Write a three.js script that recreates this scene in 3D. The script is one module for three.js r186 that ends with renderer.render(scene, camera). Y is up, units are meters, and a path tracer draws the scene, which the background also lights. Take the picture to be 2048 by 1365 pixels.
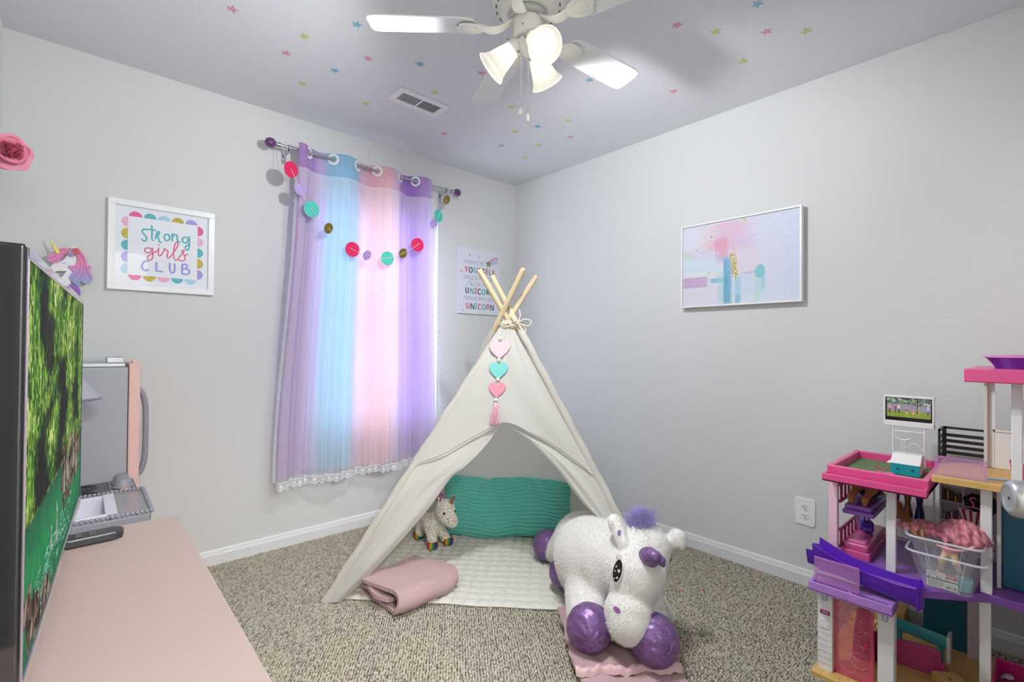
import * as THREE from 'three';
import { RoundedBoxGeometry } from 'three/addons/geometries/RoundedBoxGeometry.js';
import { mergeGeometries, mergeVertices } from 'three/addons/utils/BufferGeometryUtils.js';

// ---------- camera, sky, exposure ----------
const scene = new THREE.Scene();
const camera = new THREE.PerspectiveCamera(70.866, 2048 / 1365, 0.02, 60);
camera.position.set(-2.61381, 1.14561, 2.86671);
camera.matrixAutoUpdate = true;
{
  const r = new THREE.Vector3(0.74211029, 0.00850506, 0.67022383), u = new THREE.Vector3(-0.01296161, 0.99991461, 0.00166305);
  const b = new THREE.Vector3().crossVectors(r, u);
  camera.quaternion.setFromRotationMatrix(new THREE.Matrix4().makeBasis(r, u, b));
}
scene.background = new THREE.Color(0.66, 0.82, 1.0);          // overcast-bright daylight outside the window
scene.backgroundIntensity = 6.0;
const renderer = new THREE.WebGLRenderer({ antialias: true });
renderer.toneMapping = THREE.LinearToneMapping;
renderer.toneMappingExposure = 1.2;
renderer.shadowMap.enabled = true;
const BULB = 2.9;                                             // candela of each fan bulb
const HALL = 12.0;                                             // hallway ceiling fitting behind the open door

// ---------- helpers ----------
const V3 = THREE.Vector3, PI = Math.PI;
let seed = 7;
const rnd = () => { seed |= 0; seed = seed + 0x6D2B79F5 | 0; let t = Math.imul(seed ^ seed >>> 15, 1 | seed); t = t + Math.imul(t ^ t >>> 7, 61 | t) ^ t; return ((t ^ t >>> 14) >>> 0) / 4294967296; };
const rr = (a, b) => a + (b - a) * rnd();
const clamp = (x, a = 0, b = 1) => Math.min(b, Math.max(a, x)), lerp = (a, b, t) => a + (b - a) * t;
const sstep = (a, b, x) => { const t = clamp((x - a) / (b - a)); return t * t * (3 - 2 * t); };
const taken = {};
function numbered(n) { if (!(n in taken)) { taken[n] = 0; return n; } taken[n]++; return n + '_' + String(taken[n]).padStart(3, '0'); }
function lit(o) { o.traverse((m) => { if (m.isMesh) { m.castShadow = true; m.receiveShadow = true; } }); return o; }
function tag(o, label, category, group, kind) { o.userData.label = label; if (category) o.userData.category = category; if (group) o.userData.group = group; if (kind) o.userData.kind = kind; return o; }
function thing(name, label, category, pos = [0, 0, 0], turn = 0, group) {
  const o = new THREE.Group(); o.name = numbered(name); scene.add(o); o.position.set(...pos); o.rotation.y = turn; return tag(o, label, category, group);
}
function part(name, g, m, parent, label) {                     // g in the parent's own axes
  const o = new THREE.Mesh(g, m); o.name = name; o.castShadow = o.receiveShadow = true; parent.add(o); if (label) o.userData.label = label; return o;
}
function wpart(name, g, m, parent, label) {                    // g in room axes, parent's top group only moved
  let q = parent, x = 0, y = 0, z = 0; while (q && q !== scene) { x += q.position.x; y += q.position.y; z += q.position.z; q = q.parent; }
  return part(name, g.clone().translate(-x, -y, -z), m, parent, label);
}
function solo(name, g, m, label, category, group, base) {      // a one-mesh thing
  const o = new THREE.Mesh(g, m); o.name = numbered(name); o.castShadow = o.receiveShadow = true; scene.add(o);
  if (base) { g.translate(-base[0], -base[1], -base[2]); o.position.set(...base); }
  return tag(o, label, category, group);
}
function struct(name, g, m, parent) {
  const o = new THREE.Mesh(g, m); o.name = parent ? name : numbered(name); o.castShadow = o.receiveShadow = true; (parent || scene).add(o); if (!parent) o.userData.kind = 'structure'; return o;
}
const merge = (list) => mergeGeometries(list.map((g) => { let h = g.index ? g.toNonIndexed() : g; for (const k of Object.keys(h.attributes)) if (!['position', 'normal', 'uv'].includes(k)) { h = h.clone(); h.deleteAttribute(k); } if (!h.attributes.uv) h.setAttribute('uv', new THREE.BufferAttribute(new Float32Array(h.attributes.position.count * 2), 2)); return h; }));
function bb(x0, x1, y0, y1, z0, z1, r = 0) {                   // box from its limits, edges rounded by r
  const w = x1 - x0, h = y1 - y0, d = z1 - z0;
  const g = r > 0 ? new RoundedBoxGeometry(w, h, d, 2, Math.min(r, w / 2.01, h / 2.01, d / 2.01)) : new THREE.BoxGeometry(w, h, d);
  return g.translate((x0 + x1) / 2, (y0 + y1) / 2, (z0 + z1) / 2);
}
function boxUV(g, s = 1) {                                     // uv in metres by the main direction of each face
  if (g.index) g = g.toNonIndexed();
  const p = g.attributes.position, n = g.attributes.normal, uv = new Float32Array(p.count * 2);
  for (let i = 0; i < p.count; i += 3) {
    let nx = 0, ny = 0, nz = 0; for (let k = 0; k < 3; k++) { nx += n.getX(i + k); ny += n.getY(i + k); nz += n.getZ(i + k); }
    nx = Math.abs(nx); ny = Math.abs(ny); nz = Math.abs(nz);
    for (let k = 0; k < 3; k++) {
      const x = p.getX(i + k), y = p.getY(i + k), z = p.getZ(i + k);
      const [a, b] = ny >= nx && ny >= nz ? [x, z] : nx >= nz ? [z, y] : [x, y];
      uv[(i + k) * 2] = a * s; uv[(i + k) * 2 + 1] = b * s;
    }
  }
  g.setAttribute('uv', new THREE.BufferAttribute(uv, 2)); return g;
}
function patch(nu, nv, f, close = false) {                     // smooth surface from f(u, v) -> [x, y, z]
  const pos = [], uv = [], idx = [];
  for (let j = 0; j <= nv; j++) for (let i = 0; i <= nu; i++) { pos.push(...f(i / nu, j / nv)); uv.push(i / nu, j / nv); }
  for (let j = 0; j < nv; j++) for (let i = 0; i < nu; i++) { const a = j * (nu + 1) + i, b = a + 1, c = a + nu + 1, d = c + 1; idx.push(a, c, b, b, c, d); }
  const g = new THREE.BufferGeometry(); g.setAttribute('position', new THREE.Float32BufferAttribute(pos, 3)); g.setAttribute('uv', new THREE.Float32BufferAttribute(uv, 2)); g.setIndex(idx); g.computeVertexNormals();
  if (close) { const n = g.attributes.normal; for (let j = 0; j <= nv; j++) { const a = j * (nu + 1), b = a + nu; const s = new V3(n.getX(a) + n.getX(b), n.getY(a) + n.getY(b), n.getZ(a) + n.getZ(b)).normalize(); n.setXYZ(a, s.x, s.y, s.z); n.setXYZ(b, s.x, s.y, s.z); } }
  return g;
}
function sheet(nu, nv, f, t) {                                 // the same, with a real thickness t
  const a = patch(nu, nv, f), p = a.attributes.position, n = a.attributes.normal, c = p.count;
  const pos = [], uv = [], idx = [...a.index.array];
  for (let i = 0; i < c; i++) pos.push(p.getX(i) + n.getX(i) * t / 2, p.getY(i) + n.getY(i) * t / 2, p.getZ(i) + n.getZ(i) * t / 2);
  for (let i = 0; i < c; i++) pos.push(p.getX(i) - n.getX(i) * t / 2, p.getY(i) - n.getY(i) * t / 2, p.getZ(i) - n.getZ(i) * t / 2);
  for (let k = 0; k < 2; k++) for (let i = 0; i < c; i++) uv.push(a.attributes.uv.getX(i), a.attributes.uv.getY(i));
  for (let k = 0; k < a.index.count; k += 3) idx.push(a.index.getX(k) + c, a.index.getX(k + 2) + c, a.index.getX(k + 1) + c);
  const rim = []; for (let i = 0; i <= nu; i++) rim.push(i); for (let j = 1; j <= nv; j++) rim.push(j * (nu + 1) + nu); for (let i = nu - 1; i >= 0; i--) rim.push(nv * (nu + 1) + i); for (let j = nv - 1; j > 0; j--) rim.push(j * (nu + 1));
  const g = new THREE.BufferGeometry(); const base = 2 * c;
  rim.forEach((q) => { for (const o of [0, c]) { pos.push(pos[(q + o) * 3], pos[(q + o) * 3 + 1], pos[(q + o) * 3 + 2]); uv.push(uv[q * 2], uv[q * 2 + 1]); } });
  rim.forEach((_, k) => { const a0 = base + 2 * k, b0 = base + 2 * ((k + 1) % rim.length); idx.push(a0, b0, a0 + 1, b0, b0 + 1, a0 + 1); });
  g.setAttribute('position', new THREE.Float32BufferAttribute(pos, 3)); g.setAttribute('uv', new THREE.Float32BufferAttribute(uv, 2)); g.setIndex(idx); g.computeVertexNormals(); return g;
}
function tube(pts, r, seg = 24, rad = 8, closed = false) { return new THREE.TubeGeometry(new THREE.CatmullRomCurve3(pts.map((q) => new V3(...q)), closed), seg, r, rad, closed); }
function rod(a, b, ra, rb = ra, n = 14) {                      // capped cylinder from a to b
  const A = new V3(...a), B = new V3(...b), L = A.distanceTo(B), g = new THREE.CylinderGeometry(rb, ra, L, n, 1);
  g.applyQuaternion(new THREE.Quaternion().setFromUnitVectors(new V3(0, 1, 0), B.clone().sub(A).normalize())); return g.translate((A.x + B.x) / 2, (A.y + B.y) / 2, (A.z + B.z) / 2);
}
function lathe(pts, n = 32) { return new THREE.LatheGeometry(pts.map((q) => new THREE.Vector2(q[0], q[1])), n); }
function ball(x, y, z, r, sx = 1, sy = 1, sz = 1, n = 16) { return new THREE.SphereGeometry(r, n, Math.max(8, n * 0.7 | 0)).scale(sx, sy, sz).translate(x, y, z); }
function poly(pts) { const s = new THREE.Shape(); pts.forEach((q, i) => (i ? s.lineTo(q[0], q[1]) : s.moveTo(q[0], q[1]))); s.closePath(); return s; }
function curve2(pts, n = 60) { return new THREE.SplineCurve(pts.concat([pts[0]]).map((q) => new THREE.Vector2(...q))).getPoints(n).slice(0, -1).map((q) => [q.x, q.y]); }
function slab(shape, t, bev = 0) { return new THREE.ExtrudeGeometry(shape, { depth: t - 2 * bev, bevelEnabled: bev > 0, bevelThickness: bev, bevelSize: bev, bevelOffset: -bev, bevelSegments: 2, curveSegments: 16 }).translate(0, 0, bev); }
function orient(g, o, x, y, z) {
  const m = new THREE.Matrix4().makeBasis(new V3(...x), new V3(...y), new V3(...z)).setPosition(...o); g.applyMatrix4(m);
  if (m.determinant() < 0) {                                    // mirrored: turn the faces round
    if (g.index) { const a = g.index.array; for (let i = 0; i < a.length; i += 3) { const t = a[i]; a[i] = a[i + 1]; a[i + 1] = t; } }
    else for (const k of Object.keys(g.attributes)) { const b = g.attributes[k], n = b.itemSize; for (let i = 0; i < b.count; i += 3) for (let c = 0; c < n; c++) { const t = b.array[i * n + c]; b.array[i * n + c] = b.array[(i + 1) * n + c]; b.array[(i + 1) * n + c] = t; } }
  }
  return g;
}
// floor-plan polygon [x, z] raised to a slab between heights
function plan(pts, y0, y1, bev = 0) { return orient(slab(poly(pts.map(([x, z]) => [x, -z])), y1 - y0, bev), [0, y0, 0], [1, 0, 0], [0, 0, -1], [0, 1, 0]); }
// signed distance blobs -> mesh (surface nets)
const smin = (a, b, k) => { const h = Math.max(k - Math.abs(a - b), 0) / k; return Math.min(a, b) - h * h * k * 0.25; };
function sdCap(x, y, z, a, b, ra, rb) {
  const bx = b[0] - a[0], by = b[1] - a[1], bz = b[2] - a[2], px = x - a[0], py = y - a[1], pz = z - a[2];
  const t = clamp((px * bx + py * by + pz * bz) / (bx * bx + by * by + bz * bz + 1e-12)); return Math.hypot(px - bx * t, py - by * t, pz - bz * t) - lerp(ra, rb, t);
}
const sdEll = (x, y, z, c, r) => { const a = (x - c[0]) / r[0], b = (y - c[1]) / r[1], d = (z - c[2]) / r[2], k = Math.hypot(a, b, d), m = Math.hypot(a / r[0], b / r[1], d / r[2]); return m < 1e-9 ? -Math.min(...r) : k * (k - 1) / m; };
function blob(prims, k = 0.02) { return (x, y, z) => { let d = 1e9; for (const q of prims) { const e = q.length === 2 ? sdEll(x, y, z, q[0], q[1]) : sdCap(x, y, z, q[0], q[1], q[2], q[3]); d = d > 1e8 ? e : smin(d, e, q[4] || k); } return d; }; }
function sdfMesh(f, lo, hi, c) {
  const N = [0, 1, 2].map((i) => Math.ceil((hi[i] - lo[i]) / c) + 1), [nx, ny, nz] = N, v = new Float32Array(nx * ny * nz), at = (i, j, k) => i + nx * (j + ny * k);
  for (let k = 0; k < nz; k++) for (let j = 0; j < ny; j++) for (let i = 0; i < nx; i++) v[at(i, j, k)] = f(lo[0] + i * c, lo[1] + j * c, lo[2] + k * c);
  const id = new Int32Array(nx * ny * nz).fill(-1), pos = [], nor = [], idx = [];
  for (let k = 0; k < nz - 1; k++) for (let j = 0; j < ny - 1; j++) for (let i = 0; i < nx - 1; i++) {
    let n = 0, sx = 0, sy = 0, sz = 0;
    for (let e = 0; e < 12; e++) {
      const ax = e >> 2, u = e & 1, w = (e >> 1) & 1, p = [i, j, k], q = [i, j, k]; p[(ax + 1) % 3] += u; p[(ax + 2) % 3] += w; q[0] = p[0]; q[1] = p[1]; q[2] = p[2]; q[ax]++;
      const a = v[at(...p)], b = v[at(...q)]; if ((a < 0) === (b < 0)) continue; const t = a / (a - b); n++; sx += lerp(p[0], q[0], t); sy += lerp(p[1], q[1], t); sz += lerp(p[2], q[2], t);
    }
    if (!n) continue; id[at(i, j, k)] = pos.length / 3; const x = lo[0] + sx / n * c, y = lo[1] + sy / n * c, z = lo[2] + sz / n * c; pos.push(x, y, z);
    const h = c * 0.6, g = new V3(f(x + h, y, z) - f(x - h, y, z), f(x, y + h, z) - f(x, y - h, z), f(x, y, z + h) - f(x, y, z - h)).normalize(); nor.push(g.x, g.y, g.z);
  }
  for (let k = 1; k < nz - 1; k++) for (let j = 1; j < ny - 1; j++) for (let i = 1; i < nx - 1; i++) for (let ax = 0; ax < 3; ax++) {
    const q = [i, j, k]; q[ax]++; const a = v[at(i, j, k)] < 0, b = v[at(...q)] < 0; if (a === b) continue;
    const d1 = [0, 0, 0], d2 = [0, 0, 0]; d1[(ax + 1) % 3] = 1; d2[(ax + 2) % 3] = 1;
    const A = id[at(i, j, k)], B = id[at(i - d1[0], j - d1[1], k - d1[2])], C = id[at(i - d1[0] - d2[0], j - d1[1] - d2[1], k - d1[2] - d2[2])], D = id[at(i - d2[0], j - d2[1], k - d2[2])];
    if (A < 0 || B < 0 || C < 0 || D < 0) continue; if (a) idx.push(A, B, C, A, C, D); else idx.push(A, C, B, A, D, C);
  }
  const g = new THREE.BufferGeometry(); g.setAttribute('position', new THREE.Float32BufferAttribute(pos, 3)); g.setAttribute('normal', new THREE.Float32BufferAttribute(nor, 3)); g.setIndex(idx); return g;
}

// ---------- textures ----------
function dataTex(n, f, srgb = false, ny = n) {
  const d = new Uint8Array(n * ny * 4); for (let y = 0; y < ny; y++) for (let x = 0; x < n; x++) { const c = f(x / n, y / ny, x, y), o = (y * n + x) * 4; const a = typeof c === 'number' ? [c, c, c] : c; d[o] = clamp(a[0]) * 255; d[o + 1] = clamp(a[1]) * 255; d[o + 2] = clamp(a[2]) * 255; d[o + 3] = a.length > 3 ? clamp(a[3]) * 255 : 255; }
  const t = new THREE.DataTexture(d, n, ny); t.wrapS = t.wrapT = THREE.RepeatWrapping; t.magFilter = THREE.LinearFilter; t.minFilter = THREE.LinearFilter; if (srgb) t.colorSpace = THREE.SRGBColorSpace; t.needsUpdate = true; return t;
}
function canvasTex(w, h, draw) { const c = document.createElement('canvas'); c.width = w; c.height = h; const x = c.getContext('2d'); draw(x, w, h); const t = new THREE.CanvasTexture(c); t.colorSpace = THREE.SRGBColorSpace; t.magFilter = THREE.LinearFilter; return t; }
const hash = (x, y, s = 0) => { let h = Math.imul(x | 0, 374761393) + Math.imul(y | 0, 668265263) + Math.imul(s | 0, 144269) | 0; h = Math.imul(h ^ h >>> 13, 1274126177); return ((h ^ h >>> 16) >>> 0) / 4294967296; };
function vnoise(u, v, n, s = 0) { const x = u * n, y = v * n, i = Math.floor(x), j = Math.floor(y), a = x - i, b = y - j, m = (q) => ((q % n) + n) % n, e = a * a * (3 - 2 * a), f = b * b * (3 - 2 * b); return lerp(lerp(hash(m(i), m(j), s), hash(m(i + 1), m(j), s), e), lerp(hash(m(i), m(j + 1), s), hash(m(i + 1), m(j + 1), s), e), f); }
const fbm = (u, v, n, o = 4, s = 0) => { let a = 0, w = 0.5, t = 0; for (let k = 0; k < o; k++) { a += w * vnoise(u, v, n, s + k); t += w; w *= 0.5; n *= 2; } return a / t; };
function rep(t, a, b = a) { const c = t.clone(); c.wrapS = c.wrapT = THREE.RepeatWrapping; c.repeat.set(a, b); c.needsUpdate = true; return c; }
const T = {
  paint: dataTex(256, (u, v) => fbm(u, v, 24, 4, 3)),
  weave: dataTex(256, (u, v, x, y) => 0.5 + 0.25 * Math.sin(x * PI / 4) * (((y >> 2) & 1) ? 1 : -1) + 0.25 * (hash(x >> 2, y >> 2, 5) - 0.5)),
  plush: dataTex(256, (u, v) => fbm(u, v, 40, 3, 11)),
  crease: dataTex(256, (u, v) => fbm(u, v, 5, 4, 21)),
};
const M = {};
const std = (color, o = {}) => new THREE.MeshStandardMaterial({ color, roughness: 0.6, ...o });
const phy = (color, o = {}) => new THREE.MeshPhysicalMaterial({ color, roughness: 0.6, ...o });
const plastic = (color, o = {}) => phy(color, { roughness: 0.35, clearcoat: 0.25, clearcoatRoughness: 0.25, ...o });
M.wall = std('#dadbd9', { roughness: 0.9, bumpMap: rep(T.paint, 4), bumpScale: 0.0006 });
M.ceiling = std('#e1e2e5', { roughness: 0.95, bumpMap: rep(T.paint, 3), bumpScale: 0.0006 });
M.trim = std('#e6e7e8', { roughness: 0.45 });
M.white = plastic('#eeeeee');
M.chrome = std('#b9babd', { metalness: 1, roughness: 0.25 });
// ---------- the room: window wall z = 0, wall with the abstract print x = 0 ----------
const WX0 = -2.862, CH = 2.44, ZF = 3.16;
const WIN = { x0: -1.6, x1: -0.74, y0: 0.62, y1: 2.02 };
struct('wall_back', boxUV(merge([bb(-2.97, WIN.x0, 0, CH, -0.14, 0), bb(WIN.x1, 0.12, 0, CH, -0.14, 0), bb(WIN.x0, WIN.x1, 0, WIN.y0, -0.14, 0), bb(WIN.x0, WIN.x1, WIN.y1, CH, -0.14, 0)])), M.wall);
struct('wall_right', boxUV(bb(0, 0.12, 0, CH, 0, ZF)), M.wall);
struct('wall_left', boxUV(bb(-2.97, WX0, 0, CH, 0, ZF)), M.wall);
const DX0 = -2.77, DX1 = -2.11;                                 // doorway
struct('wall_front', boxUV(merge([bb(-2.97, DX0, 0, CH, ZF, ZF + 0.12), bb(DX1, 0.12, 0, CH, ZF, ZF + 0.12), bb(DX0, DX1, 2.04, CH, ZF, ZF + 0.12)])), M.wall);
const VX0 = -1.4, VX1 = -1.17, VZ0 = 0.598, VZ1 = 0.682;                 // opening for the air vent
struct('ceiling', boxUV(merge([bb(-2.97, VX0, CH, CH + 0.1, -0.14, ZF + 0.12), bb(VX1, 0.12, CH, CH + 0.1, -0.14, ZF + 0.12), bb(VX0, VX1, CH, CH + 0.1, -0.14, VZ0), bb(VX0, VX1, CH, CH + 0.1, VZ1, ZF + 0.12)])), M.ceiling);
// hallway beyond the open door
struct('wall_hall', boxUV(merge([bb(-3.6, -1.2, 0, CH, 4.3, 4.42), bb(-3.72, -3.6, 0, CH, ZF + 0.12, 4.42), bb(-1.2, -1.08, 0, CH, ZF + 0.12, 4.42), bb(-3.6, -2.97, 0, CH, ZF, ZF + 0.12)])), M.wall);
struct('ceiling_hall', bb(-3.72, -1.08, CH, CH + 0.1, ZF + 0.12, 4.42), M.ceiling);
{
  const h = thing('hall_ceiling_light', 'round flush ceiling light in the hallway behind the open door', 'ceiling light', [-2.4, CH, 3.8]);
  part('mount', lathe([[0, 0], [0.17, 0], [0.17, -0.02], [0, -0.02]], 32), M.white, h);
  part('diffuser', lathe([[0.16, -0.02], [0.15, -0.05], [0.1, -0.07], [0, -0.08]], 32), phy('#ffffff', { emissive: '#fff2df', emissiveIntensity: 2 }), h);
  const l = new THREE.PointLight('#fffcf8', HALL); l.position.set(0, -0.16, 0); l.castShadow = true; l.shadow.radius = 5; h.add(l);
}
// carpet: speckled loop pile on a beige floor
const carpetMap = dataTex(512, (u, v, x, y) => { const r = fbm(u, v, 64, 2, 2), q = hash(x >> 2, y >> 2, 9), b = 0.42 + 0.3 * (r - 0.5) - (q > 0.88 ? 0.16 : 0); return [b, b * 0.955, b * 0.86]; }, true);
M.carpet = std('#ffffff', { map: rep(carpetMap, 2), roughness: 1 });
const floor = struct('floor', boxUV(bb(-3.72, 0.12, -0.1, 0, -0.14, 4.42)), M.carpet);
{
  const spot = []; const pitch = 0.0122, row = 0.0086;
  for (let z = 0.008, j = 0; z < 2.85; z += row, j++) for (let x = -2.84 + (j & 1) * pitch / 2; x < -0.008; x += pitch) {
    spot.push([x + rr(-0.0024, 0.0024), z + rr(-0.0022, 0.0022)]);
  }
  const loop = new THREE.IcosahedronGeometry(1, 1).scale(0.0066, 0.0052, 0.0043), im = new THREE.InstancedMesh(loop, std('#ffffff', { roughness: 1 }), spot.length);
  const m = new THREE.Matrix4(), q = new THREE.Quaternion(), s = new V3(), p = new V3(), up = new V3(0, 1, 0), c = new THREE.Color();
  spot.forEach(([x, z], i) => {
    q.setFromAxisAngle(up, 0.5 + rr(-0.55, 0.55)); s.set(rr(0.8, 1.15), rr(0.75, 1.3), rr(0.85, 1.15)); p.set(x, rr(0.0008, 0.0032), z); im.setMatrixAt(i, m.compose(p, q, s));
    const k = hash(i, 3) > 0.8 ? 0.7 : 1, w = rr(0.8, 1.14) * k, t = hash(Math.floor(x * 9), Math.floor(z * 9), 4); c.setRGB(0.45 * w, (0.408 + 0.01 * t) * w, 0.325 * w); for (const [sx, sz, sr] of [[-0.42, 1.79, 0.013], [-0.5, 1.72, 0.01], [-1.55, 0.1, 0.012], [-0.42, 1.84, 0.006]]) if (Math.hypot(x - sx, z - sz) < sr) c.setRGB(0.55 * w, 0.27 * w, 0.24 * w); im.setColorAt(i, c);
  });
  im.name = 'carpet_loops'; im.userData.kind = 'stuff'; im.receiveShadow = im.castShadow = true; floor.add(im);
}
// skirting: flat face, small step, rounded top bead
function skirting(name, a, b, nx, nz) {
  const L = Math.hypot(b[0] - a[0], b[1] - a[1]);
  const s = poly([[0, 0], [0.013, 0], [0.013, 0.056], [0.0105, 0.059], [0.0105, 0.064], [0.0085, 0.067], [0.0085, 0.073], [0.006, 0.079], [0.002, 0.081], [0, 0.081]]);
  const g = new THREE.ExtrudeGeometry(s, { depth: L, bevelEnabled: false });
  const d = [(b[0] - a[0]) / L, 0, (b[1] - a[1]) / L];
  struct(name, orient(g, [a[0], 0, a[1]], [nx, 0, nz], [0, 1, 0], d), M.trim);
}
skirting('baseboard_back', [WX0, 0], [0, 0], 0, 1);
skirting('baseboard_right', [0, ZF], [0, 0], -1, 0);
skirting('baseboard_left', [WX0, 0], [WX0, ZF], 1, 0);
skirting('baseboard_front', [0, ZF], [DX1 + 0.07, ZF], 0, -1);
// door casing and the door leaf, swung open behind the picture's edge
struct('trim_1', merge([bb(DX0 - 0.06, DX0, 0, 2.1, ZF - 0.016, ZF, 0.004), bb(DX1, DX1 + 0.06, 0, 2.1, ZF - 0.016, ZF, 0.004), bb(DX0, DX1, 2.04, 2.1, ZF - 0.016, ZF, 0.004)]), M.trim);
{
  const door = new THREE.Group(); door.name = 'door_1'; door.userData.kind = 'structure'; scene.add(door);
  door.position.set(DX1 + 0.01, 0, ZF - 0.02); const ang = 0.4; door.rotation.y = ang;   // local x runs from the hinge to the free edge, local -z faces the room
  const w = 0.655, leaf = [bb(0, w, 0.012, 2.03, -0.018, 0.018, 0.003)];
  part('leaf', merge(leaf), M.trim, door);
  for (const [y0, y1] of [[0.18, 0.86], [1.02, 1.88]]) for (const [x0, x1] of [[0.08, 0.3], [0.36, 0.58]]) part('panel', bb(x0, x1, y0, y1, -0.024, 0.024, 0.01), M.trim, door);
  const nickel = std('#c3c4c6', { metalness: 0.85, roughness: 0.32 });
  const k = part('door_knob', orient(lathe([[0, 0], [0.033, 0], [0.033, 0.004], [0.029, 0.008], [0.0135, 0.011], [0.012, 0.024], [0.0165, 0.03], [0.0255, 0.036], [0.0275, 0.044], [0.0275, 0.054], [0.025, 0.061], [0.02, 0.065], [0.0175, 0.0635], [0.013, 0.062], [0.009, 0.0625], [0.006, 0.0625], [0, 0.0625]], 40), [0.6, 0.924, -0.018], [1, 0, 0], [0, 0, -1], [0, 1, 0]), nickel, door, 'brushed nickel round door knob');
  part('lock_pin', rod([0.6, 0.924, -0.0795], [0.6, 0.924, -0.0812], 0.0022), std('#2a2a2a'), k);
}
// window: casing-less opening, vinyl frame, two sashes, glass
{
  const w = new THREE.Group(); w.name = 'window_1'; w.userData.kind = 'structure'; w.position.set((WIN.x0 + WIN.x1) / 2, WIN.y0, -0.09); scene.add(w);
  const hw = (WIN.x1 - WIN.x0) / 2, h = WIN.y1 - WIN.y0, mid = h / 2;
  part('window_frame', merge([bb(-hw, -hw + 0.045, 0, h, -0.04, 0.03, 0.003), bb(hw - 0.045, hw, 0, h, -0.04, 0.03, 0.003), bb(-hw, hw, 0, 0.045, -0.04, 0.03, 0.003), bb(-hw, hw, h - 0.045, h, -0.04, 0.03, 0.003), bb(-hw, hw, mid - 0.022, mid + 0.022, -0.04, 0.02, 0.003)]), M.trim, w);
  part('window_sill', bb(-hw, hw, -0.0, 0.012, 0.03, 0.1, 0.003), M.trim, w);
  const glass = phy('#ffffff', { transmission: 1, thickness: 0, roughness: 0, ior: 1.5 });
  part('pane', bb(-hw + 0.045, hw - 0.045, 0.045, mid - 0.022, -0.008, -0.004), glass, w); part('pane', bb(-hw + 0.045, hw - 0.045, mid + 0.022, h - 0.045, -0.008, -0.004), glass, w);
}
// wall outlet on the wall with the print
{
  const o = thing('wall_outlet', 'white duplex wall outlet low on the wall beside the dollhouse', 'outlet', [0, 0.356, 2.096]);
  part('cover_plate', orient(slab(poly(curve2([[-0.04, -0.062], [-0.043, 0], [-0.04, 0.062], [0, 0.0635], [0.04, 0.062], [0.043, 0], [0.04, -0.062], [0, -0.0635]], 64)), 0.006, 0.0025), [0, 0, 0], [0, 0, 1], [0, 1, 0], [-1, 0, 0]), plastic('#f3f3f1'), o);
  const dark = std('#222222');
  for (const y of [-0.021, 0.021]) {
    const r = part('receptacle', orient(new THREE.CylinderGeometry(0.0165, 0.0165, 0.003, 28).scale(1, 1, 0.86), [-0.0065, y, 0], [0, 0, 1], [-1, 0, 0], [0, 1, 0]), plastic('#eeeeec'), o);
    part('slot', bb(-0.0086, -0.0076, y + 0.001, y + 0.0095, -0.0075, -0.005), dark, r); part('slot', bb(-0.0086, -0.0076, y + 0.002, y + 0.0085, 0.005, 0.0075), dark, r);
    part('slot', bb(-0.0086, -0.0076, y - 0.0095, y - 0.004, -0.0022, 0.0022, 0.001), dark, r);
  }
  part('screw', rod([-0.006, 0, 0], [-0.0075, 0, 0], 0.003), M.white, o);
}
// ceiling air vent
{
  const v = thing('ceiling_vent', 'white slotted air vent set in the ceiling by the window', 'vent', [-1.285, CH, 0.64]);
  const hw = 0.15, hd = 0.075, ih = 0.115, id = 0.042, t = 0.008;
  part('frame', merge([bb(-hw, hw, -t, 0, -hd, -id, 0.002), bb(-hw, hw, -t, 0, id, hd, 0.002), bb(-hw, -ih, -t, 0, -id, id, 0.002), bb(ih, hw, -t, 0, -id, id, 0.002)]), M.white, v);
  const tin = std('#8d8f92', { metalness: 0.5, roughness: 0.5 }), dh = 0.5; part('duct', merge([bb(-ih - 0.004, -ih, 0, dh, -id, id), bb(ih, ih + 0.004, 0, dh, -id, id), bb(-ih, ih, 0, dh, -id - 0.004, -id), bb(-ih, ih, 0, dh, id, id + 0.004), bb(-ih, ih, dh, dh + 0.004, -id, id)]), tin, v, 'sheet metal duct above the grille');
  part('divider', bb(-0.004, 0.004, -t, 0, -id, id), M.white, v);
  for (let k = 0; k < 20; k++) { const x = lerp(-ih + 0.008, ih - 0.008, k / 19), s = part('slat', new THREE.BoxGeometry(0.0012, 0.0042, id * 2), M.white, v); s.position.set(x, -0.005, 0); s.rotation.z = x < 0 ? 0.2 : -0.2; }
}
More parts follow.
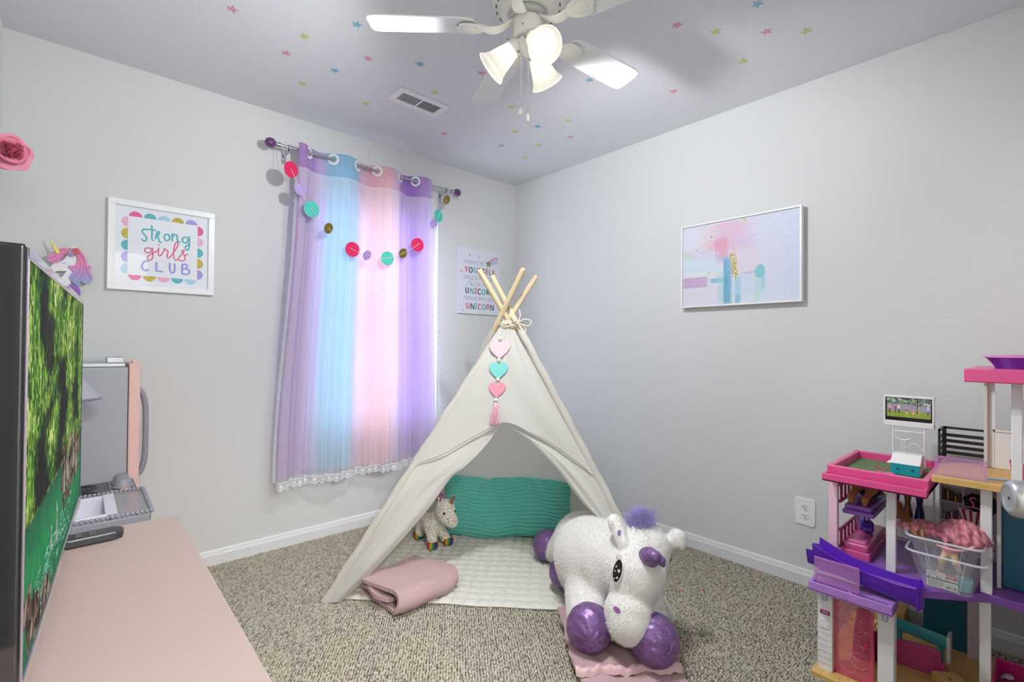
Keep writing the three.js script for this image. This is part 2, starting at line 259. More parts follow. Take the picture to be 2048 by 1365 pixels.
// glow-star stickers on the ceiling
{
  const S = [['p', -2.19, 0.767, 'nearest the window wall of the leftmost pair'], ['b', -1.796, 1.01], ['g', -1.926, 0.791], ['p', -1.945, 0.614], ['p', -1.66, 0.823], ['b', -1.465, 0.947], ['b', -1.733, 0.627], ['g', -1.807, 0.404], ['g', -1.277, 0.782], ['g', -1.487, 0.434], ['p', -0.973, 0.418], ['b', -0.605, 0.524], ['g', -0.675, 0.735], ['g', -0.434, 0.696], ['b', -0.625, 0.873], ['g', -0.551, 1.045], ['p', -0.376, 0.912], ['g', -0.888, 0.943], ['g', -0.358, 0.486], ['b', -0.736, 2.149], ['p', -0.848, 1.884], ['g', -0.696, 1.97], ['p', -0.544, 2.111], ['g', -0.429, 2.222], ['g', -0.405, 1.963], ['b', -0.791, 1.393], ['p', -0.402, 1.618], ['p', -1.212, 1.082]];
  const L = ['pink star sticker, leftmost on the ceiling', 'blue star sticker beside the tip of the left fan blade', 'green star sticker above the pink one, left of the blue star', 'pink star sticker nearest the left frame along the ceiling edge row', 'pink star sticker under the left fan blade beyond its tip', 'blue star sticker between the left fan blade and the vent', 'blue star sticker left of the pink one under the left blade', 'green star sticker furthest left of those near the window wall', 'green star sticker just beyond the far end of the vent', 'green star sticker between the vent and the window wall', 'pink star sticker above the purple end of the curtain', 'blue star sticker nearest the room corner by the window', 'green star sticker below the pull chains, left of the blue star', 'green star sticker right of the blue star near the room corner', 'blue star sticker just below the end of the pull chains', 'green star sticker right of the pull chains', 'pink star sticker nearest the wall with the abstract print', 'green star sticker just left of the round chain pull', 'green star sticker closest to the ceiling corner', 'blue star sticker at the top edge right of the fan', 'pink star sticker right of the upper right fan blade', 'green star sticker between two pink ones right of the fan', 'pink star sticker below the blue star right of the fan', 'green star sticker furthest right on the ceiling', 'green star sticker below the row of stars right of the fan', 'blue star sticker under the edge of the lower right fan blade', 'pink star sticker in the fan blade shadow on the ceiling', 'pink star sticker peeking out beside the left lamp shade'];
  const col = { p: std('#dc9dac', { roughness: 0.5 }), b: std('#84bccd', { roughness: 0.5 }), g: std('#c8d186', { roughness: 0.5 }) };
  const pts = []; for (let k = 0; k < 10; k++) { const a = PI / 2 + k * PI / 5, r = k & 1 ? 0.0105 : 0.024; pts.push([r * Math.cos(a), r * Math.sin(a)]); }
  const g = slab(poly(pts), 0.0016, 0.0003).rotateX(PI / 2);
  S.forEach(([c, x, z], i) => { const s = new THREE.Mesh(g, col[c]); s.name = numbered('star_sticker'); s.position.set(x, CH, z); s.rotation.y = rr(0, 6); s.castShadow = s.receiveShadow = true; scene.add(s); tag(s, L[i], 'star sticker', 'star stickers on the ceiling'); });
}
// ---------- ceiling fan with three bell shades ----------
{
  const FX = -1.5, FZ = 1.7, fan = thing('ceiling_fan', 'white five-blade ceiling fan with three lit frosted bell shades and pull chains', 'ceiling fan', [FX, CH, FZ]);
  const Y = (y) => y - CH, cream = plastic('#e9e8e0', { roughness: 0.4 }), blade = plastic('#e4e7e6', { roughness: 0.5, clearcoat: 0.1 });
  part('canopy', lathe([[0, 0], [0.085, 0], [0.088, -0.02], [0.075, -0.045], [0.05, -0.05], [0, -0.05]], 40), cream, fan);
  const mh = part('motor_housing', lathe([[0, Y(2.405)], [0.09, Y(2.405)], [0.125, Y(2.39)], [0.132, Y(2.36)], [0.132, Y(2.325)], [0.124, Y(2.315)], [0.124, Y(2.308)], [0.118, Y(2.3)], [0.105, Y(2.285)], [0.095, Y(2.282)], [0.092, Y(2.272)], [0.07, Y(2.268)], [0, Y(2.268)]], 56), cream, fan);
  for (let k = 0; k < 20; k++) { const a = k * PI / 10, s = part('vent_slot', new THREE.BoxGeometry(0.012, 0.012, 0.004), std('#6f6d66'), mh); s.position.set(0.108 * Math.cos(a), Y(2.29), 0.108 * Math.sin(a)); s.rotation.set(0, -a + PI / 2, 0); }
  part('flywheel', lathe([[0, Y(2.268)], [0.062, Y(2.268)], [0.064, Y(2.262)], [0.064, Y(2.25)], [0.058, Y(2.246)], [0, Y(2.246)]], 40), std('#b9bcb8', { roughness: 0.5 }), fan);
  part('switch_housing', lathe([[0, Y(2.247)], [0.05, Y(2.247)], [0.052, Y(2.24)], [0.05, Y(2.235)], [0.05, Y(2.195)], [0.047, Y(2.188)], [0.038, Y(2.182)], [0, Y(2.182)]], 40), cream, fan);
  part('light_kit_body', lathe([[0, Y(2.183)], [0.034, Y(2.183)], [0.036, Y(2.17)], [0.034, Y(2.15)], [0.026, Y(2.138)], [0.014, Y(2.13)], [0.006, Y(2.122)], [0, Y(2.121)]], 36), cream, fan);
  const screw = std('#8d8b84', { metalness: 0.8, roughness: 0.4 });
  for (let k = 0; k < 4; k++) { const a = 1.1 + k * PI / 2; part('screw', ball(0.05 * Math.cos(a), Y(2.205), 0.05 * Math.sin(a), 0.0035, 1, 1, 1, 8), screw, fan); }
  // blades with their curled brackets
  const R0 = 0.185, R1 = 0.535;
  const outline = [[R0, -0.046], [R0 + 0.03, -0.054], [R1 - 0.03, -0.06], [R1 - 0.008, -0.054], [R1, -0.035], [R1, 0.035], [R1 - 0.008, 0.054], [R1 - 0.03, 0.06], [R0 + 0.03, 0.054], [R0, 0.046], [R0 - 0.012, 0.02], [R0 - 0.012, -0.02]];
  const bg = slab(poly(outline), 0.006, 0.0018).rotateX(PI / 2).translate(0, 0.003, 0);
  const leafShape = poly(curve2([[0.15, -0.012], [0.17, -0.03], [0.2, -0.037], [0.228, -0.03], [0.236, -0.012], [0.244, 0], [0.236, 0.012], [0.228, 0.03], [0.2, 0.037], [0.17, 0.03], [0.15, 0.012]], 80));
  const iron = slab(leafShape, 0.007, 0.0028).rotateX(PI / 2).translate(0, -0.003, 0), boss = ball(0.2, -0.009, 0, 0.024, 1.05, 0.28, 0.9, 20);
  const armG = patch(10, 14, (u, v) => { const a = u * 2 * PI, x = lerp(0.05, 0.165, v), w = lerp(0.013, 0.016, v) + 0.006 * Math.sin(PI * v), drop = 0.006 + 0.026 * Math.sin(PI * v) * 0.9 - 0.004 * v; return [x, Y(2.255) * 0 + 0.028 * (1 - v) - drop + 0.006 * Math.sin(a), w * Math.cos(a)]; }, true);
  for (let k = 0; k < 5; k++) {
    const a = (-139.67 + 72 * k) * PI / 180, g = new THREE.Group(); g.name = 'blade_assembly'; fan.add(g); g.position.set(0, Y(2.225), 0); g.rotation.set(0, -a, 0);
    const b = part('blade', bg, blade, g); b.rotation.x = -0.19;
    const i = part('blade_bracket', merge([iron, boss]), cream, g); i.rotation.x = -0.19; i.position.y = -0.004; part('bracket_arm', armG, cream, g);
  }
  // shades
  const glass = phy('#fdfaf0', { transmission: 0.35, thickness: 0, roughness: 1, ior: 1.45, emissive: '#fff6e0', emissiveIntensity: 0.2, side: THREE.DoubleSide });   // frosted glass, lit through by its bulb
  const tilt = 40 * PI / 180;
  for (const az of [108, -132, -12]) {
    const a = az * PI / 180, d = [Math.cos(a) * Math.cos(tilt), -Math.sin(tilt), Math.sin(a) * Math.cos(tilt)], n = [Math.cos(a) * 0.032, Y(2.168), Math.sin(a) * 0.032];
    const side = [-Math.sin(a), 0, Math.cos(a)], third = new V3(...d).cross(new V3(...side)).negate().toArray();
    const put = (g) => orient(g, n, side, d, third);
    part('shade_holder', put(lathe([[0, -0.01], [0.018, -0.01], [0.022, 0.0], [0.029, 0.012], [0.031, 0.026], [0.029, 0.028], [0.02, 0.02], [0, 0.018]], 32)), cream, fan);
    for (let s = 0; s < 3; s++) part('thumb_screw', put(ball(0.032 * Math.cos(s * 2.094), 0.02, 0.032 * Math.sin(s * 2.094), 0.004, 1, 1, 1, 8)), screw, fan);
    part('glass_shade', put(lathe([[0.026, 0.02], [0.029, 0.035], [0.0345, 0.055], [0.0385, 0.075], [0.0435, 0.095], [0.051, 0.112], [0.0565, 0.12], [0.0575, 0.1225]], 48)), glass, fan, 'frosted glass bell shade');
    const bulb = part('bulb', put(lathe([[0, 0.108], [0.012, 0.1055], [0.021, 0.099], [0.0265, 0.09], [0.028, 0.081], [0.026, 0.07], [0.02, 0.058], [0.014, 0.046], [0.012, 0.03], [0, 0.028]], 28)), phy('#ffffff', { emissive: '#fffaf0', emissiveIntensity: 1.5 }), fan, 'glowing white bulb');
    const l = new THREE.SpotLight('#f7faff', BULB, 0, 1.42, 0.34), lo = 0.126; l.position.set(n[0] + d[0] * lo, n[1] + d[1] * lo, n[2] + d[2] * lo); l.target.position.set(n[0] + d[0] * 1.1, n[1] + d[1] * 1.1, n[2] + d[2] * 1.1); fan.add(l.target);   // the light leaves by the mouth of the shade
    l.castShadow = true; l.shadow.radius = 1.6; l.shadow.camera.near = 0.01; fan.add(l);
  }
  // pull chains
  const bead = new THREE.IcosahedronGeometry(0.0023, 1), chainM = std('#d8d6cf', { metalness: 0.6, roughness: 0.35 });
  for (const [dx, dz, y0, y1, round] of [[-0.0161, -0.0145, 2.135, 1.945, 1], [-0.012, 0.016, 2.125, 1.918, 0]]) {
    const bs = []; for (let y = y0; y > y1; y -= 0.005) bs.push(bead.clone().translate(dx, Y(y), dz));
    const c = part('pull_chain', merge(bs), chainM, fan);
    if (round) part('chain_pull', lathe([[0, Y(y1) + 0.004], [0.004, Y(y1) + 0.002], [0.009, Y(y1) - 0.006], [0.0105, Y(y1) - 0.014], [0.008, Y(y1) - 0.022], [0, Y(y1) - 0.026]], 20).translate(dx, 0, dz), cream, c);
    else part('chain_pull', lathe([[0, Y(y1) + 0.003], [0.004, Y(y1) + 0.001], [0.0055, Y(y1) - 0.004], [0.0055, Y(y1) - 0.022], [0.004, Y(y1) - 0.026], [0, Y(y1) - 0.026]], 16).translate(dx, 0, dz), cream, c);
  }
}
// ---------- curtain on its rod, sheer layer, disc garland ----------
{
  const RY = 2.228, RZ = 0.085;
  const rodT = thing('curtain_rod', 'silver curtain rod with purple crystal ball ends above the window', 'curtain rod', [-1.25, RY, 0]);
  part('pole', rod([-0.565, 0, RZ], [0.565, 0, RZ], 0.0085), M.chrome, rodT); part('inner_pole', rod([-0.55, 0, RZ], [0.55, 0, RZ], 0.0075), M.chrome, rodT);
  const gem = phy('#7d4f86', { roughness: 0.12, transmission: 0.35, thickness: 0.02, ior: 1.5, metalness: 0.1, flatShading: true });
  for (const s of [-1, 1]) {
    part('collar', merge([rod([s * 0.56, 0, RZ], [s * 0.578, 0, RZ], 0.0125), rod([s * 0.578, 0, RZ], [s * 0.586, 0, RZ], 0.009)]), M.chrome, rodT);
    part('finial', new THREE.IcosahedronGeometry(0.027, 1).scale(1.1, 1, 1).translate(s * 0.613, 0, RZ), gem, rodT, 'faceted purple crystal ball');
    part('bracket', merge([tube([[s * 0.52, -0.014, RZ], [s * 0.52, -0.018, RZ * 0.7], [s * 0.52, -0.03, RZ * 0.35], [s * 0.52, -0.035, 0.004]], 0.005, 16), bb(s * 0.52 - 0.012, s * 0.52 + 0.012, -0.07, 0, 0, 0.004, 0.002), new THREE.TorusGeometry(0.0115, 0.003, 8, 24).rotateY(PI / 2).translate(s * 0.52, 0, RZ)]), M.chrome, rodT);
  }
  const nodes = [-1.75, -1.662, -1.523, -1.373, -1.246, -1.086, -0.975, -0.84];
  const phase = (x) => { let k = 0; while (k < nodes.length - 2 && x > nodes[k + 1]) k++; return k + (x - nodes[k]) / (nodes[k + 1] - nodes[k]); };   // whole numbers where the rod passes through
  const top = 2.262, bot = (u) => 0.415 + 0.012 * Math.sin(u * 9);
  const wave = (x, v) => 0.034 * Math.sin(PI * phase(x)) * lerp(1, 0.55, sstep(0.15, 0.9, v));
  const body = (u, v) => {
    const xt = lerp(-1.725, -0.852, u), xb = lerp(-1.806, -0.808, u), x = lerp(xt, xb, sstep(0, 1, v));
    return [x, lerp(top, bot(u), v), RZ + wave(xt, v) + 0.006 * Math.sin(u * 31 + 2) * sstep(0.08, 0.5, v) + 0.004 * Math.sin(u * 57) * sstep(0.1, 0.6, v)];
  };
  const t = thing('curtain', 'lilac, blue and pink striped curtain with a sheer lace-edged layer over the window', 'curtain', [-1.29, 0.36, RZ]);
  const stops = [[0, [176, 136, 196]], [0.1, [178, 140, 200]], [0.17, [200, 182, 222]], [0.22, [150, 192, 216]], [0.3, [142, 189, 216]], [0.38, [152, 194, 222]], [0.45, [222, 186, 206]], [0.52, [226, 174, 184]], [0.62, [232, 182, 186]], [0.7, [222, 186, 214]], [0.76, [176, 138, 208]], [0.84, [158, 118, 196]], [0.92, [182, 144, 208]], [1, [206, 190, 228]]];
  const dye = dataTex(1024, (u, v, x, y) => {
    let k = 0; while (k < stops.length - 2 && u > stops[k + 1][0]) k++; const f = sstep(stops[k][0], stops[k + 1][0], u), a = stops[k][1], b = stops[k + 1][1];
    const n = 1 + 0.06 * (hash(x, 0, 1) - 0.5) + 0.06 * (hash(0, y, 2) - 0.5) + 0.05 * (hash(x >> 1, y >> 1, 3) - 0.5); return [0, 1, 2].map((i) => lerp(a[i], b[i], f) / 255 * n);
  }, true, 512);
  const cloth = phy('#ffffff', { map: dye, transmission: 0.27, thickness: 0, roughness: 1, side: THREE.DoubleSide });
  wpart('dyed_panel', patch(220, 60, body), cloth, t);
  const sheer = phy('#f6f4fb', { roughness: 1, transparent: true, opacity: 0.32, side: THREE.DoubleSide });
  const veil = (u, v) => {
    const xt = lerp(-1.733, -0.846, u), xb = lerp(-1.822, -0.79, u), x = lerp(xt, xb, sstep(0, 1, v)), pl = 0.014 * Math.sin(u * 66) + 0.007 * Math.sin(u * 141 + 1), sw = 0.012 * Math.sin(u * 17 + 3) * v;
    return [x + 0.004 * Math.sin(v * 5 + u * 40) * v, lerp(2.118, 0.405, v), RZ + 0.034 + wave(xt, v) * 0.85 + (pl + sw) * sstep(0, 0.1, v)];
  };
  wpart('sheer_layer', patch(320, 50, veil), sheer, t, 'white see-through sheer layer');
  // lace hem: a scalloped strip with an openwork pattern
  const laceMap = dataTex(256, (u, v) => { const s = Math.abs(Math.sin(u * PI * 2)), net = (Math.abs(Math.sin((u * 24 + v * 12) * PI)) < 0.3 || Math.abs(Math.sin((u * 24 - v * 12) * PI)) < 0.3) ? 0.75 : 0.18, fl = Math.hypot((((u * 2) % 1) - 0.5) * 1.3, v - 0.5), pet = fl < 0.3 && Math.sin(Math.atan2(v - 0.5, ((u * 2) % 1) - 0.5) * 5) * 0.08 + 0.2 > fl ? 0.95 : 0; return [1, 1, 1, Math.max(net, pet, v > 0.9 ? 0.95 : 0, v < 0.1 ? 0.9 : 0)]; });
  const lace = phy('#fbfaff', { map: rep(laceMap, 14, 1), transparent: true, roughness: 1, side: THREE.DoubleSide });
  wpart('lace_hem', patch(420, 4, (u, v) => { const q = veil(u, 1), sc = 0.012 * Math.abs(Math.sin(u * PI * 28)); return [q[0], q[1] - v * (0.034 + sc), q[2] + 0.003]; }), lace, t, 'scalloped white lace edge');
  for (const s of [0, 1]) wpart('lace_edge', patch(4, 160, (u, v) => { const q = veil(s, v); return [q[0] + (s ? 1 : -1) * u * (0.014 + 0.006 * Math.abs(Math.sin(v * PI * 40))), q[1], q[2] - 0.01]; }), sheer, t);
  // grommets
  const ring = plastic('#e9ecf0');
  nodes.slice(1, 7).forEach((x, k) => { const dz = 0.034 * PI / (nodes[2] - nodes[1]) * (k & 1 ? 1 : -1), g = new THREE.TorusGeometry(0.0265, 0.0075, 8, 36).scale(1, 1, 0.5).rotateY(-Math.atan(dz) ).translate(x, RY, RZ); wpart('grommet', g, ring, t); });
  // garland
  const D = [[-1.788, 2.074, 0.042, 'm'], [-1.738, 1.978, 0.033, 'l'], [-1.679, 1.883, 0.043, 't'], [-1.585, 1.795, 0.03, 'g'], [-1.445, 1.696, 0.043, 'm'], [-1.355, 1.674, 0.03, 'l'], [-1.223, 1.673, 0.042, 't'], [-1.118, 1.718, 0.032, 'g'], [-1.015, 1.786, 0.043, 'm'], [-0.874, 1.953, 0.03, 'l'], [-0.839, 2.012, 0.043, 't'], [-0.776, 2.132, 0.031, 'g']];
  const paper = { m: std('#e0245f', { roughness: 0.8 }), l: std('#b79ddb', { roughness: 0.8 }), t: std('#54c9b8', { roughness: 0.8 }), g: std('#8d7a34', { roughness: 0.35, metalness: 0.55 }) }, GZ = 0.187;
  const gar = thing('garland', 'string garland of pink, lilac, aqua and gold paper discs across the curtain', 'garland', [-1.25, 1.68, GZ]);
  const edge = std('#f1ecea', { roughness: 0.9 });
  D.forEach(([x, y, r, c], i) => {
    const g = new THREE.CylinderGeometry(r, r, 0.0016, 40).rotateX(PI / 2), yaw = [0.35, 0.2, 0.1, 0.35, 0.05, 0.3, 0.0, 0.2, -0.1, 0.25, 0.35, 0.2][i], pitch = [0.1, 0, 0.12, 0.35, 0.1, 0.45, 0.08, 0.35, 0.05, 0.3, 0.1, 0.45][i];
    const d = wpart('disc', g.translate(0, 0, 0), paper[c], gar); d.geometry = g; d.position.set(x + 1.25, y - 1.68, i > 8 ? -0.03 : 0); d.rotation.set(pitch, yaw, 0);
  });
  const line = [[-1.812, 2.22, 0.1], ...D.map(([x, y], i) => [x, y, GZ + (i > 8 ? -0.03 : 0) + 0.0018]), [-0.717, 2.224, 0.1]];
  line.splice(10, 0, [-0.94, 1.866, GZ]);
  wpart('string', tube(line, 0.0011, 220, 5), std('#f2f0ea', { roughness: 1 }), gar);
  wpart('string_loop', tube([[-1.812, 2.22, 0.1], [-1.807, 2.238, 0.09], [-1.803, 2.226, 0.072], [-1.79, 2.15, 0.1], [-1.777, 2.1, 0.14]], 0.001, 30, 5), std('#f2f0ea', { roughness: 1 }), gar);
  wpart('string_loop', tube([[-0.717, 2.224, 0.1], [-0.712, 2.24, 0.085], [-0.707, 2.226, 0.072], [-0.73, 2.19, 0.1], [-0.742, 2.16, 0.125]], 0.001, 30, 5), std('#f2f0ea', { roughness: 1 }), gar);
}
// ---------- things on the walls ----------
{ // "strong girls CLUB" print in a white frame
  const S = 0.42, f = thing('framed_print', 'white square frame with pastel scalloped strong girls club lettering', 'picture', [-2.3135, 1.6, 0]), w = 0.027, d = 0.02, h = S / 2;
  part('frame', merge([bb(-h, h, h - w, h, 0, d, 0.002), bb(-h, h, -h, -h + w, 0, d, 0.002), bb(-h, -h + w, -h + w, h - w, 0, d, 0.002), bb(h - w, h, -h + w, h - w, 0, d, 0.002)]), plastic('#f1f2f3', { roughness: 0.3 }), f);
  const map = canvasTex(1024, 1024, (x, W) => {
    x.fillStyle = '#e9edf3'; x.fillRect(0, 0, W, W);
    const inv = (cx, cy) => { let u = 0.5, v = 0.5; for (let k = 0; k < 6; k++) { const l = 45 - 25 * v, r = 1430 - 30 * v; u = (cx - l) / (r - l); const us = u * u * 0 + u, t = 20 + 235 * us, b = 1205 + 100 * us; v = (cy - t) / (b - t); } const m = w / S; return [(u - m) / (1 - 2 * m) * W, (v - m) / (1 - 2 * m) * W]; };
    const c = { m: '#e3679f', t: '#63b8c2', b: '#a9d3e6', g: '#c9b63a', l: '#a69fdc', p: '#ecb9d0' }, lo = 0.125, hi = 0.875, n = 5, st = (hi - lo) / n, rad = st * 0.45 * W;
    const arc = (px, py, a0, k) => { x.fillStyle = c[k]; x.beginPath(); x.arc(px * W, py * W, rad, a0, a0 + PI); x.fill(); if (k === 'g') { for (let i = 0; i < 260; i++) { const a = a0 + rnd() * PI, q = rad * Math.sqrt(rnd()); x.fillStyle = rnd() < 0.5 ? '#f4e98e' : '#7d6d16'; x.fillRect(px * W + q * Math.cos(a), py * W + q * Math.sin(a), 4, 4); } } };
    ['m', 't', 'b', 'g', 'l'].forEach((k, i) => arc(lo + st * (i + 0.5), lo, PI, k)); ['m', 'g', 'p', 't', 'b'].forEach((k, i) => arc(lo + st * (i + 0.5), hi, 0, k));
    ['p', 'g', 't', 'l', 'b'].forEach((k, i) => arc(lo, lo + st * (i + 0.5), PI / 2, k)); ['m', 'p', 't', 'g', 'l'].forEach((k, i) => arc(hi, lo + st * (i + 0.5), -PI / 2, k));
    x.fillStyle = '#eceff4'; x.fillRect(lo * W, lo * W, (hi - lo) * W, (hi - lo) * W);
    const stroke = (pts, col, lw) => { const q = pts.map(([a, b]) => { const r = inv(a, b); return new THREE.Vector2(r[0], r[1]); }); const s = q.length > 2 ? new THREE.SplineCurve(q).getPoints(40) : q; x.strokeStyle = col; x.lineWidth = lw; x.lineCap = x.lineJoin = 'round'; x.beginPath(); s.forEach((r, i) => (i ? x.lineTo(r.x, r.y) : x.moveTo(r.x, r.y))); x.stroke(); };
    const ring = (cx, cy, a, b) => { const q = []; for (let k = 0; k <= 16; k++) q.push([cx + a * Math.cos(k * PI / 8), cy + b * Math.sin(k * PI / 8)]); return q; };
    const te = '#5fb4c0', pk = '#dd6795', la = '#9d9fdc';
    for (const q of [[[505, 442], [470, 435], [448, 465], [470, 500], [500, 540], [500, 575], [470, 590], [448, 570]], [[570, 395], [574, 480], [570, 560], [587, 582]], [[515, 437], [615, 452]], [[640, 468], [628, 520], [618, 560]], [[622, 520], [640, 480], [662, 470], [668, 490], [648, 520], [655, 560], [668, 600], [692, 610]], ring(765, 545, 36, 42), [[838, 500], [834, 545], [832, 590]], [[834, 548], [868, 507], [896, 522], [906, 590], [938, 608]], ring(1008, 580, 38, 38), [[1064, 540], [1066, 640], [1052, 702], [1022, 708], [1010, 672], [1066, 630]]]) stroke(q, te, 20);
    for (const q of [ring(522, 710, 44, 32), [[575, 682], [580, 780], [560, 832], [522, 832], [514, 792], [590, 742], [640, 716]], [[656, 680], [650, 768], [682, 776], [720, 722]], [[656, 640], [660, 642]], [[720, 722], [735, 690], [752, 712], [776, 720], [765, 790], [782, 812], [812, 790]], [[812, 790], [880, 700], [912, 630], [890, 608], [862, 660], [850, 760], [866, 836], [902, 832]], [[902, 832], [950, 772], [992, 726], [976, 710], [966, 742], [1002, 790], [996, 840], [950, 852], [920, 832]], [[1000, 778], [1045, 768]]]) stroke(q, pk, 16);
    for (const q of [[[518, 852], [480, 850], [445, 900], [450, 950], [490, 972], [520, 962]], [[625, 872], [620, 975]], [[620, 975], [695, 985]], [[800, 885], [798, 960], [820, 1000], [850, 1000], [862, 960], [862, 890]], [[965, 900], [960, 1015]], [[965, 900], [1012, 895], [1032, 920], [1010, 950], [970, 957]], [[1010, 952], [1060, 975], [1055, 1015], [1010, 1026], [960, 1015]]]) stroke(q, la, 24);
  });
  const pm = new THREE.PlaneGeometry(S - 2 * w, S - 2 * w).translate(0, 0, 0.009);
  part('print', pm, std('#ffffff', { map, roughness: 0.7 }), f); part('backing', bb(-h + 0.004, h - 0.004, -h + 0.004, h - 0.004, 0.001, 0.008), std('#bdbdbd'), f);
  part('glazing', bb(-h + w, h - w, -h + w, h - w, 0.0125, 0.014), phy('#ffffff', { transmission: 1, thickness: 0, roughness: 0.03, specularIntensity: 0.2 }), f);
}
{ // text canvas
  const w = 0.402, h = 0.492, t = thing('canvas_print', 'white stretched canvas with always be yourself unicorn lettering behind the tent poles', 'picture', [-0.372, 1.626, 0]);
  part('canvas', bb(-w / 2, w / 2, -h / 2, h / 2, 0, 0.018, 0.003), std('#e6e9f1', { roughness: 0.8, bumpMap: rep(T.weave, 10), bumpScale: 0.0003 }), t);
  const map = canvasTex(840, 1024, (x, W, H) => {
    x.fillStyle = '#dfe2ec'; x.fillRect(0, 0, W, H);
    const pk = '#d9607f', gr = '#4f5a5c', te = '#54b3b0', lt = '#a99fb4';
    const line = (s, y, size, x0, x1, cols, bold) => { x.font = `${bold ? 'bold ' : ''}${size}px sans-serif`; x.textBaseline = 'alphabetic'; const tot = x.measureText(s).width, k = (x1 - x0) * W / tot; let cx = x0 * W; [...s].forEach((ch, i) => { x.save(); x.translate(cx, y * H + (bold ? 6 * Math.sin(i * 2.2) : 0)); x.scale(k, 1); x.fillStyle = cols[i % cols.length]; x.fillText(ch, 0, 0); x.restore(); cx += x.measureText(ch).width * k; }); };
    line('ALWAYS BE', 0.235, 74, 0.12, 0.6, [lt]); line('YOURSELF', 0.375, 128, 0.13, 0.87, [pk, gr, te, pk, gr, pk, te, pk], true);
    line('UNLESS YOU CAN', 0.475, 74, 0.11, 0.86, [lt]); line('BE A', 0.57, 74, 0.4, 0.62, [lt]);
    line('UNICORN', 0.695, 128, 0.14, 0.86, [gr, te, pk, gr, te, gr, pk], true); line('THEN ALWAYS BE A', 0.79, 74, 0.11, 0.88, [lt]); line('UNICORN', 0.93, 128, 0.16, 0.86, [pk, gr, te, pk, te, pk, gr], true);
    const star = (cx, cy, r, n, q, col, rot = -PI / 2) => { x.fillStyle = col; x.beginPath(); for (let i = 0; i < 2 * n; i++) { const a = rot + i * PI / n, e = i & 1 ? r * q : r; x.lineTo(cx + e * Math.cos(a), cy + e * Math.sin(a)); } x.fill(); };
    ['#d9607f', '#d98fae', '#b9a6d8', '#8fb4d8', '#7fc4c4', '#e59bb8'].forEach((c, i) => { x.strokeStyle = c; x.lineWidth = 12; x.beginPath(); x.moveTo(0.73 * W, (0.172 + i * 0.014) * H); x.quadraticCurveTo(0.8 * W, (0.09 + i * 0.02) * H, 0.95 * W, (0.085 + i * 0.02) * H); x.stroke(); });
    star(0.7 * W, 0.205 * H, 62, 5, 0.45, '#6d6744'); star(0.7 * W, 0.205 * H, 30, 5, 0.45, '#b8ae7c');
    star(0.25 * W, 0.105 * H, 30, 6, 0.25, '#8e97a0'); star(0.47 * W, 0.12 * H, 28, 6, 0.25, '#d98b9d'); star(0.05 * W, 0.37 * H, 34, 6, 0.25, '#d98b9d'); star(0.11 * W, 0.955 * H, 26, 6, 0.25, '#9aa0ad');
    x.strokeStyle = gr; x.lineWidth = 14; x.setLineDash([18, 8]); x.beginPath(); x.moveTo(0.26 * W, 0.515 * H); x.lineTo(0.31 * W, 0.585 * H); x.stroke(); x.setLineDash([]); x.lineWidth = 5; x.strokeStyle = '#8e8a80';
    for (const a of [-2.6, -2.0, -0.7, -0.2, 2.9, 0.3]) { x.beginPath(); x.moveTo(0.275 * W + 50 * Math.cos(a), 0.55 * H + 40 * Math.sin(a)); x.lineTo(0.275 * W + 88 * Math.cos(a), 0.55 * H + 66 * Math.sin(a)); x.stroke(); }
  });
  part('printed_face', new THREE.PlaneGeometry(w - 0.006, h - 0.006).translate(0, 0, 0.0185), std('#ffffff', { map, roughness: 0.8 }), t);
}
